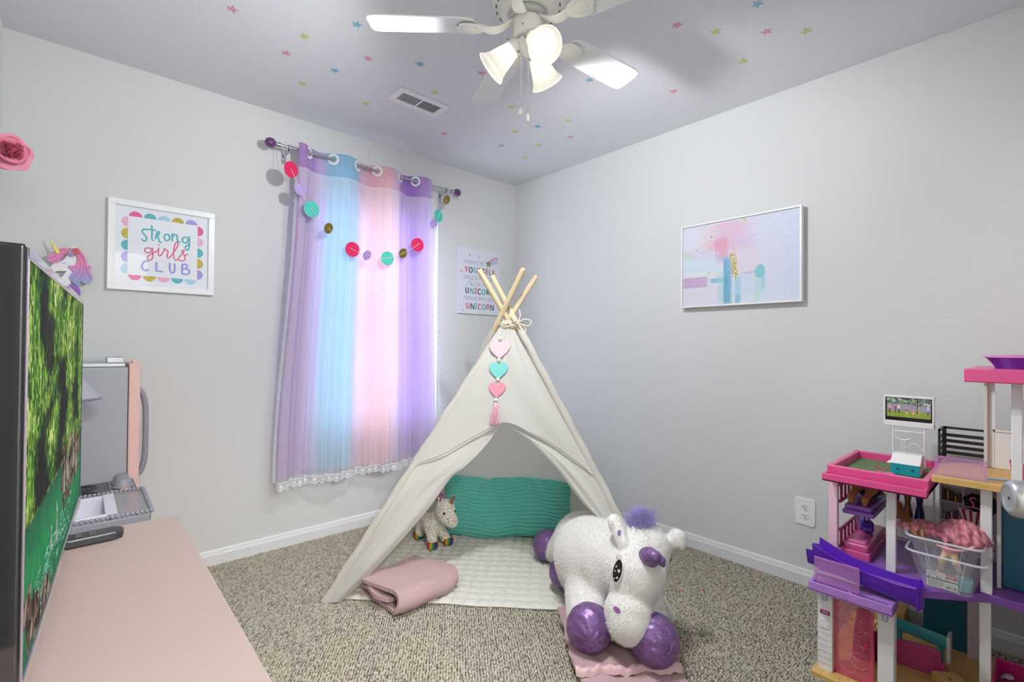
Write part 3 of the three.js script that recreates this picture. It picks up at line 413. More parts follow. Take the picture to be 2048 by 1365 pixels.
{ // abstract print in a thin white floating frame
  const w = 0.622, h = 0.466, t = thing('abstract_print', 'wide abstract pink, teal and gold print in a thin white frame', 'picture', [0, 1.604, 1.7795]);
  const put = (g) => orient(g, [0, 0, 0], [0, 0, 1], [0, 1, 0], [-1, 0, 0]), b = 0.008, z0 = 0.012, z1 = 0.046;
  part('frame', put(merge([bb(-w / 2, w / 2, h / 2 - b, h / 2, z0, z1, 0.001), bb(-w / 2, w / 2, -h / 2, -h / 2 + b, z0, z1, 0.001), bb(-w / 2, -w / 2 + b, -h / 2 + b, h / 2 - b, z0, z1, 0.001), bb(w / 2 - b, w / 2, -h / 2 + b, h / 2 - b, z0, z1, 0.001)])), plastic('#f2f1f0', { roughness: 0.4 }), t);
  part('stretcher', put(bb(-w / 2 + b, w / 2 - b, -h / 2 + b, h / 2 - b, 0, 0.034)), std('#d8d6d2'), t);
  const map = canvasTex(1280, 960, (x, W, H) => {
    x.fillStyle = '#d5dae6'; x.fillRect(0, 0, W, H);
    const brush = (u0, v0, u1, v1, col, a, n = 90, vert = false, ragged = 0.06) => { // many thin bristle lines
      for (let i = 0; i < n; i++) { const f = i / (n - 1), e0 = (rnd() - 0.5) * ragged, e1 = (rnd() - 0.5) * ragged; x.globalAlpha = a * (0.4 + 0.6 * rnd()); x.strokeStyle = col; x.lineWidth = (vert ? (u1 - u0) * W : (v1 - v0) * H) / n * 1.9; x.beginPath(); if (vert) { const q = lerp(u0, u1, f) * W; x.moveTo(q, (v0 + e0) * H); x.lineTo(q + (rnd() - 0.5) * 8, (v1 + e1) * H); } else { const q = lerp(v0, v1, f) * H; x.moveTo((u0 + e0) * W, q); x.lineTo((u1 + e1) * W, q + (rnd() - 0.5) * 8); } x.stroke(); } x.globalAlpha = 1; };
    brush(0.55, 0, 1, 1, '#ccdbe6', 0.5, 120, true, 0.4); brush(0.86, 0, 1, 1, '#d2d3e8', 0.5, 60, true, 0.3); brush(0.6, 0.1, 0.85, 0.75, '#d7d3e4', 0.5, 80, true, 0.3);
    brush(0, 0, 0.3, 0.3, '#d9dbe4', 0.6); brush(0.15, 0.02, 0.32, 0.3, '#d9d6d4', 0.45, 60, true); brush(0.25, 0.02, 0.62, 0.42, '#e0bfd2', 0.5, 120, false, 0.14); brush(0.34, 0.02, 0.56, 0.2, '#dcaec6', 0.45, 60, false, 0.15);
    brush(0.22, 0.2, 0.5, 0.34, '#e2a9ba', 0.45, 60, false, 0.16); brush(0.31, 0.2, 0.42, 0.5, '#d98fa6', 0.5, 60, true, 0.1); brush(0.44, 0.2, 0.66, 0.36, '#cdbcd9', 0.4, 50, false, 0.16); brush(0.44, 0.34, 0.7, 0.68, '#dfccd9', 0.55, 90, true, 0.16);
    brush(0.0, 0.3, 0.12, 0.4, '#dcc9c4', 0.5); brush(0, 0.34, 0.11, 0.41, '#b9d9cf', 0.8, 40); brush(0, 0.42, 0.34, 0.6, '#c5e0e0', 0.55, 90, false, 0.12); brush(0.1, 0.3, 0.3, 0.44, '#cfcbe0', 0.5, 60, false, 0.12);
    brush(0, 0.59, 0.34, 0.68, '#d9dfdd', 0.6); brush(0, 0.645, 0.235, 0.775, '#c08dbb', 0.62, 70, false, 0.02); brush(0, 0.79, 0.36, 1, '#dcd5de', 0.6, 90, false, 0.08);
    brush(0.27, 0.68, 0.42, 0.735, '#6fb4c6', 0.75, 36, false, 0.04); brush(0.33, 0.62, 0.42, 1, '#a5d0d4', 0.5, 60, true, 0.1); brush(0.385, 0.45, 0.445, 1.0, '#5aa5c4', 0.75, 60, true, 0.06); brush(0.4, 0.62, 0.46, 1.05, '#4f98b5', 0.35, 30, true, 0.2); brush(0.35, 0.42, 0.45, 0.47, '#9fb4d6', 0.6, 24);
    brush(0.49, 0.68, 0.535, 1.02, '#6bb3c9', 0.75, 44, true, 0.08); brush(0.56, 0.64, 0.68, 0.66, '#a3b3c6', 0.6, 14, false, 0.06); brush(0.65, 0.66, 0.705, 1, '#b3d8d2', 0.6, 50, true, 0.12); brush(0.47, 0.66, 0.64, 0.9, '#c6d5e4', 0.5, 70, false, 0.1);
    x.fillStyle = '#7fc0cc'; x.globalAlpha = 0.85; x.beginPath(); x.ellipse(0.695 * W, 0.645 * H, 52, 74, 0.1, 0, 7); x.fill(); brush(0.705, 0.66, 0.735, 0.84, '#8cc6d4', 0.7, 22, true, 0.1);
    const fleck = (u, v, n, su, sv) => { for (let i = 0; i < n; i++) { x.globalAlpha = 0.95; x.fillStyle = ['#d9c22e', '#a58c14', '#f3e88a', '#6b5a10'][(rnd() * 4) | 0]; x.save(); x.translate((u + (rnd() - 0.5) * su) * W, (v + (rnd() - 0.5) * sv) * H); x.rotate(rnd() * 6); x.fillRect(0, 0, 3 + rnd() * 9, 3 + rnd() * 6); x.restore(); } x.globalAlpha = 1; };
    for (let k = 0; k < 6; k++) fleck(0.468 + 0.004 * k, 0.42 + k * 0.045, 60, 0.05, 0.045); fleck(0.478, 0.35, 14, 0.02, 0.06); fleck(0.495, 0.68, 16, 0.015, 0.03);
    fleck(0.57, 0.02, 18, 0.03, 0.02); fleck(0.275, 0.155, 16, 0.02, 0.05); fleck(0.26, 0.295, 8, 0.01, 0.04); fleck(0.14, 0.29, 12, 0.03, 0.03); fleck(0.2, 0.355, 6, 0.01, 0.03); fleck(0.25, 0.61, 8, 0.01, 0.03); fleck(0.16, 0.55, 3, 0.01, 0.01);
    for (let i = 0; i < 60; i++) { x.globalAlpha = 0.5; x.fillStyle = '#eef2f6'; x.beginPath(); x.ellipse((0.8 + rnd() * 0.18) * W, rnd() * H, 4 + rnd() * 12, 3 + rnd() * 5, rnd() * 3, 0, 7); x.fill(); } x.globalAlpha = 1;
  });
  part('printed_canvas', put(new THREE.PlaneGeometry(w - 2 * b - 0.004, h - 2 * b - 0.004).translate(0, 0, 0.0345)), std('#ffffff', { map, roughness: 0.65, bumpMap: rep(T.crease, 6, 5), bumpScale: 0.0006 }), t);
}
{ // unicorn cut-out on the window wall above the television
  const t = thing('unicorn_plaque', 'layered pastel unicorn head cut-out with gold horn on the wall above the television', 'wall decoration', [-2.65, 1.46, 0]);
  const cut = (name, pts, z, d, m, n = 0) => wpart(name, slab(poly(n ? curve2(pts, n) : pts), d, 0.0008).translate(0, 0, z), m, t);
  const rm = [[-2.6403, 1.5483], [-2.6283, 1.5555], [-2.6161, 1.5463], [-2.6036, 1.5315], [-2.5951, 1.5078], [-2.5907, 1.4862], [-2.5782, 1.4822], [-2.58, 1.4653], [-2.5904, 1.4669], [-2.5756, 1.4464], [-2.5733, 1.4244], [-2.5834, 1.4068], [-2.6041, 1.4076], [-2.6103, 1.4153], [-2.6181, 1.3926], [-2.6283, 1.3999], [-2.6446, 1.4146], [-2.6477, 1.4306], [-2.6371, 1.4535], [-2.6492, 1.4657], [-2.6513, 1.4763], [-2.6314, 1.4814], [-2.6256, 1.4985], [-2.6238, 1.5178], [-2.634, 1.5301]];
  const fm = [[-2.7178, 1.5056], [-2.7123, 1.5196], [-2.7008, 1.5238], [-2.6952, 1.5353], [-2.6798, 1.5481], [-2.6642, 1.5531], [-2.6503, 1.5469], [-2.6521, 1.5331], [-2.6638, 1.5261], [-2.6696, 1.5119], [-2.6791, 1.4918], [-2.6945, 1.4832], [-2.708, 1.4856], [-2.7158, 1.4926]];
  const pastel = dataTex(64, (u, v) => { const y = v; const a = [[0.55, 0.72, 0.86], [0.72, 0.62, 0.84], [0.92, 0.56, 0.74], [0.93, 0.55, 0.68]], q = clamp(y) * 3, k = Math.min(2, Math.floor(q)); return a[k].map((c, i) => lerp(c, a[k + 1][i], q - k)); }, true);
  const uvz = (m, y0, y1) => { const p = m.geometry.attributes.position, uv = m.geometry.attributes.uv; for (let i = 0; i < p.count; i++) uv.setXY(i, 0.5, clamp((p.getY(i) + 1.46 - y0) / (y1 - y0), 0.01, 0.99)); return m; };
  cut('head', [[-2.7189, 1.4418], [-2.7096, 1.4614], [-2.7003, 1.4812], [-2.683, 1.4887], [-2.6675, 1.5014], [-2.6559, 1.5245], [-2.638, 1.5296], [-2.6258, 1.5176], [-2.6245, 1.4959], [-2.6314, 1.4787], [-2.6493, 1.4711], [-2.637, 1.4508], [-2.6467, 1.4253], [-2.6423, 1.3959], [-2.6542, 1.3948], [-2.6743, 1.4225], [-2.658, 1.4539], [-2.6864, 1.4507], [-2.7054, 1.4353]], 0.022, 0.004, std('#f3f2f4'));
  const pm = std('#ffffff', { map: pastel, roughness: 0.6 });
  uvz(cut('mane', rm, 0.027, 0.004, pm, 160), 1.395, 1.53); uvz(cut('forelock', fm, 0.027, 0.004, pm, 110), 1.4, 1.56);
  const swirl = (pts) => wpart('mane_strand', tube(pts.map(([a, b]) => [a, b, 0.0315]), 0.0009, 40, 5), std('#c077b4'), t);
  swirl([[-2.62, 1.54], [-2.605, 1.51], [-2.602, 1.47], [-2.61, 1.43], [-2.622, 1.405]]); swirl([[-2.627, 1.53], [-2.614, 1.5], [-2.615, 1.46], [-2.632, 1.435], [-2.642, 1.425], [-2.637, 1.415], [-2.63, 1.42]]); swirl([[-2.61, 1.53], [-2.596, 1.5], [-2.595, 1.46], [-2.585, 1.445], [-2.578, 1.43], [-2.588, 1.417]]);
  swirl([[-2.655, 1.545], [-2.668, 1.525], [-2.68, 1.505], [-2.7, 1.49]]); swirl([[-2.663, 1.55], [-2.685, 1.53], [-2.695, 1.512], [-2.71, 1.5]]); swirl([[-2.6, 1.478], [-2.588, 1.474], [-2.582, 1.479], [-2.586, 1.484]]);
  cut('horn', [[-2.7103, 1.589], [-2.7052, 1.5658], [-2.6952, 1.5353], [-2.6873, 1.5203], [-2.6777, 1.5323], [-2.6876, 1.547], [-2.6995, 1.5694]], 0.032, 0.004, std('#d8c867', { metalness: 0.4, roughness: 0.4 }));
  cut('ear', [[-2.6484, 1.5553], [-2.6385, 1.5663], [-2.6265, 1.5681], [-2.6343, 1.5492]], 0.018, 0.004, std('#efe9ec'));
  for (let k = 0; k < 6; k++) { const a = k * PI / 3 + 0.3, q = wpart('flower_petal', ball(-2.628 + 0.0075 * Math.cos(a), 1.543 + 0.0075 * Math.sin(a), 0.034, 0.008, 1, 1, 0.4, 12), std('#dd6a7c'), t); } wpart('flower_bud', ball(-2.628, 1.543, 0.036, 0.006, 1, 1, 0.6, 12), std('#c84f66'), t);
  for (let k = 0; k < 5; k++) { const a = k * PI * 0.4, q = wpart('flower_petal', ball(-2.6435 + 0.006 * Math.cos(a), 1.529 + 0.007 * Math.sin(a), 0.033, 0.006, 1, 1, 0.4, 10), std('#b193c4'), t); }
  swirl([[-2.6732, 1.4872], [-2.667, 1.4845], [-2.6604, 1.4914]]);
  cut('feather', [[-2.6523, 1.3949], [-2.6363, 1.3964], [-2.6181, 1.3871], [-2.6117, 1.3658], [-2.6135, 1.3464], [-2.6197, 1.3569], [-2.636, 1.3747]], 0.027, 0.003, std('#7b45a0', { metalness: 0.3, roughness: 0.35 }), 50);
  cut('cloud', [[-2.7888, 1.5326], [-2.7632, 1.531], [-2.7537, 1.5166], [-2.7405, 1.5053], [-2.7384, 1.4897], [-2.7551, 1.4824], [-2.7882, 1.486]], 0.02, 0.004, std('#b3b5da'), 50);
  cut('gold_plate', [[-2.717, 1.442], [-2.7017, 1.445], [-2.6901, 1.4369], [-2.6938, 1.4258], [-2.7053, 1.4273]], 0.027, 0.003, std('#c7b23c', { metalness: 0.5, roughness: 0.35 }), 30);
  wpart('standoff', rod([-2.64, 1.5, 0], [-2.64, 1.5, 0.024], 0.004), M.white, t); wpart('standoff', rod([-2.69, 1.51, 0], [-2.69, 1.51, 0.028], 0.004), M.white, t); wpart('standoff', rod([-2.77, 1.51, 0], [-2.77, 1.51, 0.022], 0.004), M.white, t);
}
{ // paper flower in the corner at the picture's left edge
  const t = thing('paper_flower', 'large pink paper rose fixed to the wall at the left edge above the television', 'paper flower', [WX0, 1.787, 0.52]);
  const pk = ['#ee9ab1', '#ea8aa5', '#e67c9a', '#df6c8e'].map((c) => std(c, { roughness: 0.85, side: THREE.DoubleSide }));
  const petal = (r, cup, curl) => patch(14, 12, (u, v) => { const a = (u - 0.5) * PI * 1.02, q = v * r * (1 + 0.05 * Math.cos(a * 6)), x = q * Math.sin(a) * 0.95, y = q * Math.cos(a) * 0.9 + r * 0.12, d = q / r; return [x, y, cup * d * d * r - curl * sstep(0.7, 1, d) * r * 0.4 + 0.25 * x * x / r]; });
  const head = new THREE.Group(); head.name = 'flower_head'; t.add(head); head.position.set(0.062, 0, 0); head.rotation.y = 0.35; head.scale.setScalar(0.7);
  for (const [n, r, cup, curl, tilt, m, z] of [[6, 0.088, 0.1, 0.5, 0.15, 0, 0], [5, 0.07, 0.35, 0.5, 0.45, 1, 0.012], [4, 0.05, 0.6, 0.3, 0.75, 2, 0.02], [3, 0.034, 0.9, 0.1, 1.0, 3, 0.026]])
    for (let k = 0; k < n; k++) { const g = petal(r, cup, curl); g.rotateX(tilt).rotateZ(k * 2 * PI / n + n); part('petal', g.translate(0, 0, z), pk[m], head); }
  part('hanger_pin', rod([0.001, 0, -0.012], [0.06, 0, -0.006], 0.004), pk[2], t);
}
// ---------- dresser, television, remote, toy kitchen ----------
{
  const d = thing('dresser', 'pale pink dresser with a smooth top under the television', 'dresser', [-2.645, 0, 2.02]);
  const pk = phy('#9b8983', { roughness: 0.45, clearcoat: 0.1, clearcoatRoughness: 0.4 }), X0 = -0.2, X1 = 0.2, Z0 = -0.49, Z1 = 0.49;
  part('top', bb(X0, X1 + 0.005, 0.732, 0.75, Z0, Z1, 0.0025), pk, d);
  part('body', merge([bb(X0, X1 - 0.02, 0.06, 0.732, Z0 + 0.004, Z0 + 0.022), bb(X0, X1 - 0.02, 0.06, 0.732, Z1 - 0.022, Z1 - 0.004), bb(X0, X0 + 0.006, 0.06, 0.732, Z0 + 0.02, Z1 - 0.02), bb(X0, X1 - 0.02, 0.06, 0.078, Z0 + 0.02, Z1 - 0.02), bb(X0, X1 - 0.025, 0.06, 0.732, -0.008, 0.008)]), pk, d);
  for (const [x, z] of [[X0 + 0.03, Z0 + 0.03], [X1 - 0.05, Z0 + 0.03], [X0 + 0.03, Z1 - 0.03], [X1 - 0.05, Z1 - 0.03]]) part('leg', rod([x, 0, z], [x, 0.06, z], 0.014, 0.019), pk, d);
  for (let r = 0; r < 3; r++) for (const s of [-1, 1]) { const z0 = s < 0 ? Z0 + 0.024 : 0.004, z1 = s < 0 ? -0.004 : Z1 - 0.024, y0 = 0.082 + r * 0.216; const f = part('drawer', bb(X1 - 0.02, X1, y0, y0 + 0.21, z0, z1, 0.002), pk, d); part('knob', ball(X1 + 0.012, y0 + 0.105, (z0 + z1) / 2, 0.014, 1, 1, 1, 14), M.chrome, f); }
}
{
  const A = [-2.65, 2.242], B = [-2.607, 1.513], L = Math.hypot(B[0] - A[0], B[1] - A[1]), dx = [(B[0] - A[0]) / L, 0, (B[1] - A[1]) / L], n = [-dx[2], 0, dx[0]];
  const y0 = 0.806, y1 = 1.236, tv = thing('television', 'flat television showing willow trees over green water on the dresser', 'television', [(A[0] + B[0]) / 2 - 0.05, 0.75, (A[1] + B[1]) / 2]);
  const put = (g) => orient(g, [A[0], 0, A[1]], dx, [0, 1, 0], n), W = (name, g, m, l) => wpart(name, put(g), m, tv, l);   // local x from the near to the far end, z out of the screen
  const gloss = phy('#0b0b0f', { roughness: 0.12, clearcoat: 1, clearcoatRoughness: 0.05 }), matte = std('#24241f', { roughness: 0.8 });
  const b = 0.011, by = 0.012;
  const bez = W('bezel', merge([bb(0, b, y0, y1, -0.022, 0, 0.004), bb(L - b, L, y0, y1, -0.022, 0, 0.004), bb(b, L - b, y1 - by, y1, -0.022, 0, 0.003), bb(b, L - b, y0, y0 + 0.02, -0.022, 0, 0.003)]), gloss);
  W('back_cover', merge([bb(0.002, L - 0.002, y0 + 0.002, y1 - 0.002, -0.06, -0.02, 0.008), bb(0.12, L - 0.12, y0 + 0.03, y1 - 0.12, -0.085, -0.055, 0.01)]), matte, 'matt dark back shell');
  W('edge_trim', merge([bb(b, L - b, y1 - by - 0.0015, y1 - by, -0.002, 0.0004), bb(b, b + 0.0015, y0 + 0.02, y1 - by, -0.002, 0.0004)]), std('#b79fb0', { metalness: 0.6, roughness: 0.3 }));
  const pic = canvasTex(1024, 600, (x, w, h) => {
    const sky = x.createLinearGradient(0, 0, 0, h * 0.7); sky.addColorStop(0, '#4c6a24'); sky.addColorStop(0.6, '#7e9c38'); sky.addColorStop(1, '#2c3c14'); x.fillStyle = sky; x.fillRect(0, 0, w, h);
    for (let i = 0; i < 160; i++) { x.globalAlpha = 0.5; x.fillStyle = ['#a9c951', '#d4e07a', '#5b7f26', '#2f4a16'][(rnd() * 4) | 0]; x.beginPath(); x.ellipse(rnd() * w, rnd() * h * 0.65, 10 + rnd() * 50, 20 + rnd() * 60, 0, 0, 7); x.fill(); }
    x.globalAlpha = 1;
    const trunk = (px, bw, tw, lean, top) => { x.fillStyle = '#2a211b'; x.beginPath(); x.moveTo(px - bw, h * 0.8); x.quadraticCurveTo(px - tw, h * 0.45, px + lean - tw, top); x.lineTo(px + lean + tw, top); x.quadraticCurveTo(px + tw, h * 0.45, px + bw, h * 0.8); x.fill(); x.strokeStyle = '#6b5a4a'; x.lineWidth = 2; for (let i = 0; i < 6; i++) { x.beginPath(); const o = (i / 5 - 0.5) * bw; x.moveTo(px + o, h * 0.78); x.lineTo(px + lean + o * 0.4, top + 20); x.stroke(); } };
    trunk(720, 34, 12, -20, 40); trunk(820, 26, 10, 30, 90); trunk(560, 20, 8, 20, 120); trunk(300, 14, 6, -10, 60); trunk(640, 16, 6, -40, 100); trunk(930, 22, 9, 10, 70);
    for (let i = 0; i < 15000; i++) { const px = rnd() * w, py = rnd() * h * 0.66 - 10, n = fbm(px / w, py / h, 6, 3, 3), g = (n - 0.5) * 2.6 + 0.5 + (rnd() - 0.5) * 0.55; x.globalAlpha = 0.9; x.fillStyle = g < 0.15 ? '#070f04' : g < 0.35 ? '#14290a' : g < 0.55 ? '#2f5a14' : g < 0.75 ? '#527f24' : g < 0.92 ? '#8fb23f' : '#d6e092'; x.beginPath(); x.ellipse(px, py, 3 + rnd() * 7, 4 + rnd() * 8, 0, 0, 7); x.fill(); }
    x.globalAlpha = 1; x.strokeStyle = '#30261f'; x.lineCap = 'round'; for (const [a, b, c, d, lw] of [[250, 200, 300, 0, 26], [260, 190, 190, 30, 18], [255, 190, 240, 300, 30], [740, 420, 700, 120, 30], [820, 420, 850, 160, 24], [580, 420, 600, 200, 20], [690, 300, 560, 140, 12]]) { x.lineWidth = lw; x.beginPath(); x.moveTo(a, b); x.quadraticCurveTo((a + c) / 2 + 10, (b + d) / 2, c, d); x.stroke(); }
    for (let i = 0; i < 2600; i++) { const px = rnd() * w, py = rnd() * h * 0.6, n = fbm(px / w, py / h, 6, 3, 3); if (n < 0.46) continue; x.globalAlpha = 0.85; x.fillStyle = rnd() < 0.5 ? '#3f7417' : rnd() < 0.6 ? '#9bbd48' : '#1b3a0d'; x.beginPath(); x.ellipse(px, py, 3 + rnd() * 6, 5 + rnd() * 9, 0, 0, 7); x.fill(); }
    x.globalAlpha = 1; const wy = h * 0.66, wg = x.createLinearGradient(0, wy, 0, h); wg.addColorStop(0, '#0f5b3a'); wg.addColorStop(0.4, '#13854c'); wg.addColorStop(1, '#0c5a3f'); x.fillStyle = wg; x.fillRect(0, wy, w, h - wy);
    for (let i = 0; i < 900; i++) { const py = wy + rnd() * (h - wy); x.globalAlpha = 0.45; x.strokeStyle = ['#2fae6a', '#0a4a3c', '#57c98a', '#0e6f5e', '#6fbf4a'][(rnd() * 5) | 0]; x.lineWidth = 1 + rnd() * 3; const px = rnd() * w; x.beginPath(); x.moveTo(px, py); x.lineTo(px + (rnd() - 0.5) * 8, py + 8 + rnd() * 26); x.stroke(); }
    for (let i = 0; i < 160; i++) { x.globalAlpha = 0.7; x.strokeStyle = '#bfe8de'; x.lineWidth = 1 + rnd() * 2; const px = w * (0.1 + rnd() * 0.6), py = h * (0.84 + rnd() * 0.13); x.beginPath(); x.moveTo(px, py); x.quadraticCurveTo(px + 12, py - 4, px + 20 + rnd() * 20, py + 2); x.stroke(); }
    x.globalAlpha = 1; const rock = (px, py, r, n) => { for (let i = 0; i < n; i++) { x.fillStyle = ['#3b2a24', '#5d473d', '#7a6154', '#251a17', '#9b8878'][(rnd() * 5) | 0]; x.beginPath(); x.ellipse(px + (rnd() - 0.5) * r * 2, py + (rnd() - 0.5) * r * 0.8, 6 + rnd() * 16, 4 + rnd() * 10, rnd() * 3, 0, 7); x.fill(); } };
    rock(700, h * 0.72, 190, 150); rock(860, h * 0.74, 120, 90); rock(560, h * 0.72, 60, 40); rock(120, h * 0.93, 70, 60); rock(260, h * 0.96, 50, 40); rock(40, h * 0.86, 40, 30);
    for (const [px, py, hh] of [[640, 440, 60], [780, 440, 74], [880, 452, 50], [420, 520, 70], [330, 505, 30], [560, 452, 40]]) { x.fillStyle = '#d8cfc4'; x.beginPath(); x.moveTo(px - 14, py + 20); x.lineTo(px - 4, py - hh); x.lineTo(px + 6, py - hh * 0.7); x.lineTo(px + 16, py + 20); x.fill(); x.strokeStyle = '#4a3a32'; x.lineWidth = 3; for (let i = 0; i < 3; i++) { x.beginPath(); x.moveTo(px - 8 + i * 7, py + 18); x.lineTo(px - 3 + i * 3, py - hh * 0.6); x.stroke(); } }
  });
  const sg = new THREE.PlaneGeometry(L - 2 * b - 0.003, y1 - by - y0 - 0.022).translate(L / 2, (y1 - by + y0 + 0.02) / 2, -0.0012);
  W('screen', sg, phy('#050505', { emissive: '#ffffff', emissiveMap: pic, emissiveIntensity: 0.75, roughness: 0.5, specularIntensity: 0.05 }), 'lit screen with a picture of a willow-lined pond');
  W('stand_neck', bb(L / 2 - 0.05, L / 2 + 0.05, 0.762, y0 + 0.06, -0.05, -0.03, 0.006), gloss); W('stand_base', bb(L / 2 - 0.16, L / 2 + 0.16, 0.7502, 0.764, -0.13, -0.012, 0.005), gloss);
}
{
  const r = thing('remote_control', 'black remote control lying on the pink dresser top', 'remote control', [-2.625, 0.75, 1.607], 0.06), bk = plastic('#26262a', { roughness: 0.5 });
  const body = part('casing', merge([slab(poly([[-0.085, -0.02], [0.07, -0.02], [0.082, -0.012], [0.085, 0], [0.082, 0.012], [0.07, 0.02], [-0.085, 0.02]]), 0.018, 0.004).rotateX(-PI / 2)]), bk, r);
  for (let i = 0; i < 6; i++) for (let j = -1; j <= 1; j++) part('button', bb(-0.07 + i * 0.02, -0.06 + i * 0.02, 0.0178, 0.0195, j * 0.011 - 0.0035, j * 0.011 + 0.0035, 0.001), std('#4a4a4f'), r);
}
{
  const k = thing('play_kitchen', 'grey and pink toy kitchen with fridge, hood, hob and sink behind the television', 'toy kitchen', [-2.64, 0, 0.5]);
  const grey = plastic('#a9abb2', { roughness: 0.5 }), mid = plastic('#8d8f98', { roughness: 0.5 }), dark = plastic('#4d4b50', { roughness: 0.45 }), silver = std('#b5b8bd', { metalness: 0.7, roughness: 0.28 }), pk = plastic('#e6bfb6', { roughness: 0.5 }), wh = plastic('#d9dae6', { roughness: 0.4 });
  const P = (n, g, m, l, par = k) => wpart(n, g, m, par, l), XB = -2.845;
  const fr = P('fridge', merge([bb(XB, -2.462, 0.04, 1.045, 0.03, 0.355, 0.006)]), grey);
  P('fridge_top', merge([bb(XB, -2.47, 1.045, 1.062, 0.035, 0.35, 0.004), bb(-2.53, -2.475, 1.062, 1.085, 0.2, 0.345, 0.003), bb(XB, -2.62, 1.062, 1.07, 0.05, 0.33, 0.003)]), silver, null, fr);
  const dr = P('fridge_door', merge([bb(-2.46, -2.422, 0.05, 1.06, 0.03, 0.353, 0.005), bb(-2.448, -2.435, 1.06, 1.072, 0.3, 0.35, 0.002)]), pk, 'pale pink door', k);
  P('handle', tube([[-2.425, 0.95, 0.31], [-2.414, 0.935, 0.31], [-2.402, 0.89, 0.31], [-2.399, 0.81, 0.31], [-2.399, 0.72, 0.31], [-2.402, 0.65, 0.31], [-2.414, 0.605, 0.31], [-2.425, 0.59, 0.31]], 0.011, 40, 10), mid, null, dr);
  // cabinet carrying hob and sink
  P('cabinet', merge([bb(XB, -2.45, 0.04, 0.49, 0.36, 0.92, 0.005), bb(XB, -2.45, 0.48, 0.56, 0.36, 0.62, 0.003), bb(-2.515, -2.45, 0.48, 0.56, 0.61, 0.92, 0.003)]), grey); for (const [a, b] of [[0.365, 0.635], [0.645, 0.915]]) { const q = P('door', bb(-2.45, -2.435, 0.08, 0.53, a, b, 0.004), pk, null, k); P('knob', ball(-2.425, 0.4, (a + b) / 2, 0.012, 1, 1, 1, 12), silver, null, q); }
  P('hob', bb(XB + 0.02, -2.44, 0.56, 0.588, 0.36, 0.6, 0.006), dark, 'dark hob plate');
  for (const [x, z] of [[-2.6, 0.43], [-2.6, 0.54], [-2.74, 0.43], [-2.74, 0.54]]) for (const r of [0.018, 0.032, 0.045]) P('burner_ring', new THREE.TorusGeometry(r, 0.0022, 6, 40).rotateX(PI / 2).scale(1, 0.6, 1).translate(x, 0.589, z), std('#2b2a2d', { roughness: 0.3 }));
  P('control_panel', bb(-2.522, -2.446, 0.587, 0.592, 0.37, 0.6, 0.002), mid);
  for (const z of [0.43, 0.505]) P('control_knob', lathe([[0, 0.592], [0.034, 0.592], [0.034, 0.599], [0.026, 0.602], [0.023, 0.62], [0.017, 0.626], [0, 0.626]], 24).translate(-2.483, 0, z), mid);
  P('control_knob', lathe([[0, 0.592], [0.017, 0.592], [0.016, 0.6], [0, 0.602]], 24).translate(-2.478, 0, 0.57), plastic('#e0a48f'));
  P('sink_counter', merge([bb(-2.535, -2.432, 0.56, 0.6, 0.61, 0.925, 0.004), bb(XB, -2.8, 0.56, 0.6, 0.61, 0.925, 0.004), bb(-2.8, -2.535, 0.56, 0.6, 0.61, 0.65, 0.004), bb(-2.8, -2.535, 0.56, 0.6, 0.89, 0.925, 0.004)]), silver, 'shiny silver counter');
  P('sink_basin', merge([bb(-2.81, -2.805, 0.5, 0.602, 0.64, 0.895), bb(-2.532, -2.52, 0.5, 0.603, 0.64, 0.895, 0.002), bb(-2.81, -2.52, 0.5, 0.603, 0.636, 0.653, 0.002), bb(-2.81, -2.52, 0.5, 0.603, 0.883, 0.9, 0.002), bb(-2.545, -2.515, 0.6, 0.605, 0.63, 0.905, 0.002), bb(-2.81, -2.515, 0.6, 0.605, 0.885, 0.905, 0.002)]), wh, 'white sink basin'); P('basin_floor', bb(-2.805, -2.525, 0.53, 0.54, 0.645, 0.892, 0.002), wh);
  for (let i = 0; i < 34; i++) P('bead_trim', ball(lerp(-2.835, -2.432, i / 33), 0.602, 0.926, 0.0068, 1, 1, 1, 10), mid); for (let i = 1; i < 26; i++) P('bead_trim', ball(-2.43, 0.602, lerp(0.926, 0.612, i / 25), 0.0068, 1, 1, 1, 10), mid); for (let i = 0; i < 34; i++) P('bead_trim', ball(lerp(-2.835, -2.432, i / 33), 0.603, 0.61, 0.006, 1, 1, 1, 10), mid);
  P('front_rail', bb(XB, -2.436, 0.545, 0.594, 0.924, 0.934, 0.003), mid); P('rail_slot', bb(-2.6, -2.5, 0.553, 0.572, 0.933, 0.937, 0.001), grey);
  // hood over the hob
  P('back_panel', bb(XB, XB + 0.012, 0.6, 1.05, 0.36, 0.92, 0.003), pk);
  const hood = P('range_hood', lathe([[0.165, 0.945], [0.168, 0.95], [0.16, 0.962], [0.135, 1.0], [0.11, 1.03], [0.095, 1.042], [0, 1.042]], 40).scale(1.15, 1, 0.75).translate(-2.745, 0, 0.56), grey, 'grey dome range hood');
  for (let i = 0; i < 56; i++) { const a = i * 2 * PI / 56, x = -2.745 + 0.165 * 1.15 * Math.cos(a), z = 0.56 + 0.165 * 0.75 * Math.sin(a); if (x > XB + 0.006) P('bead_trim', ball(x, 0.944, z, 0.0062, 1, 1, 1, 8), mid); }
  P('hood_cap', lathe([[0, 1.041], [0.085, 1.041], [0.08, 1.05], [0, 1.05]], 30).translate(-2.745, 0, 0.56), pk);
}
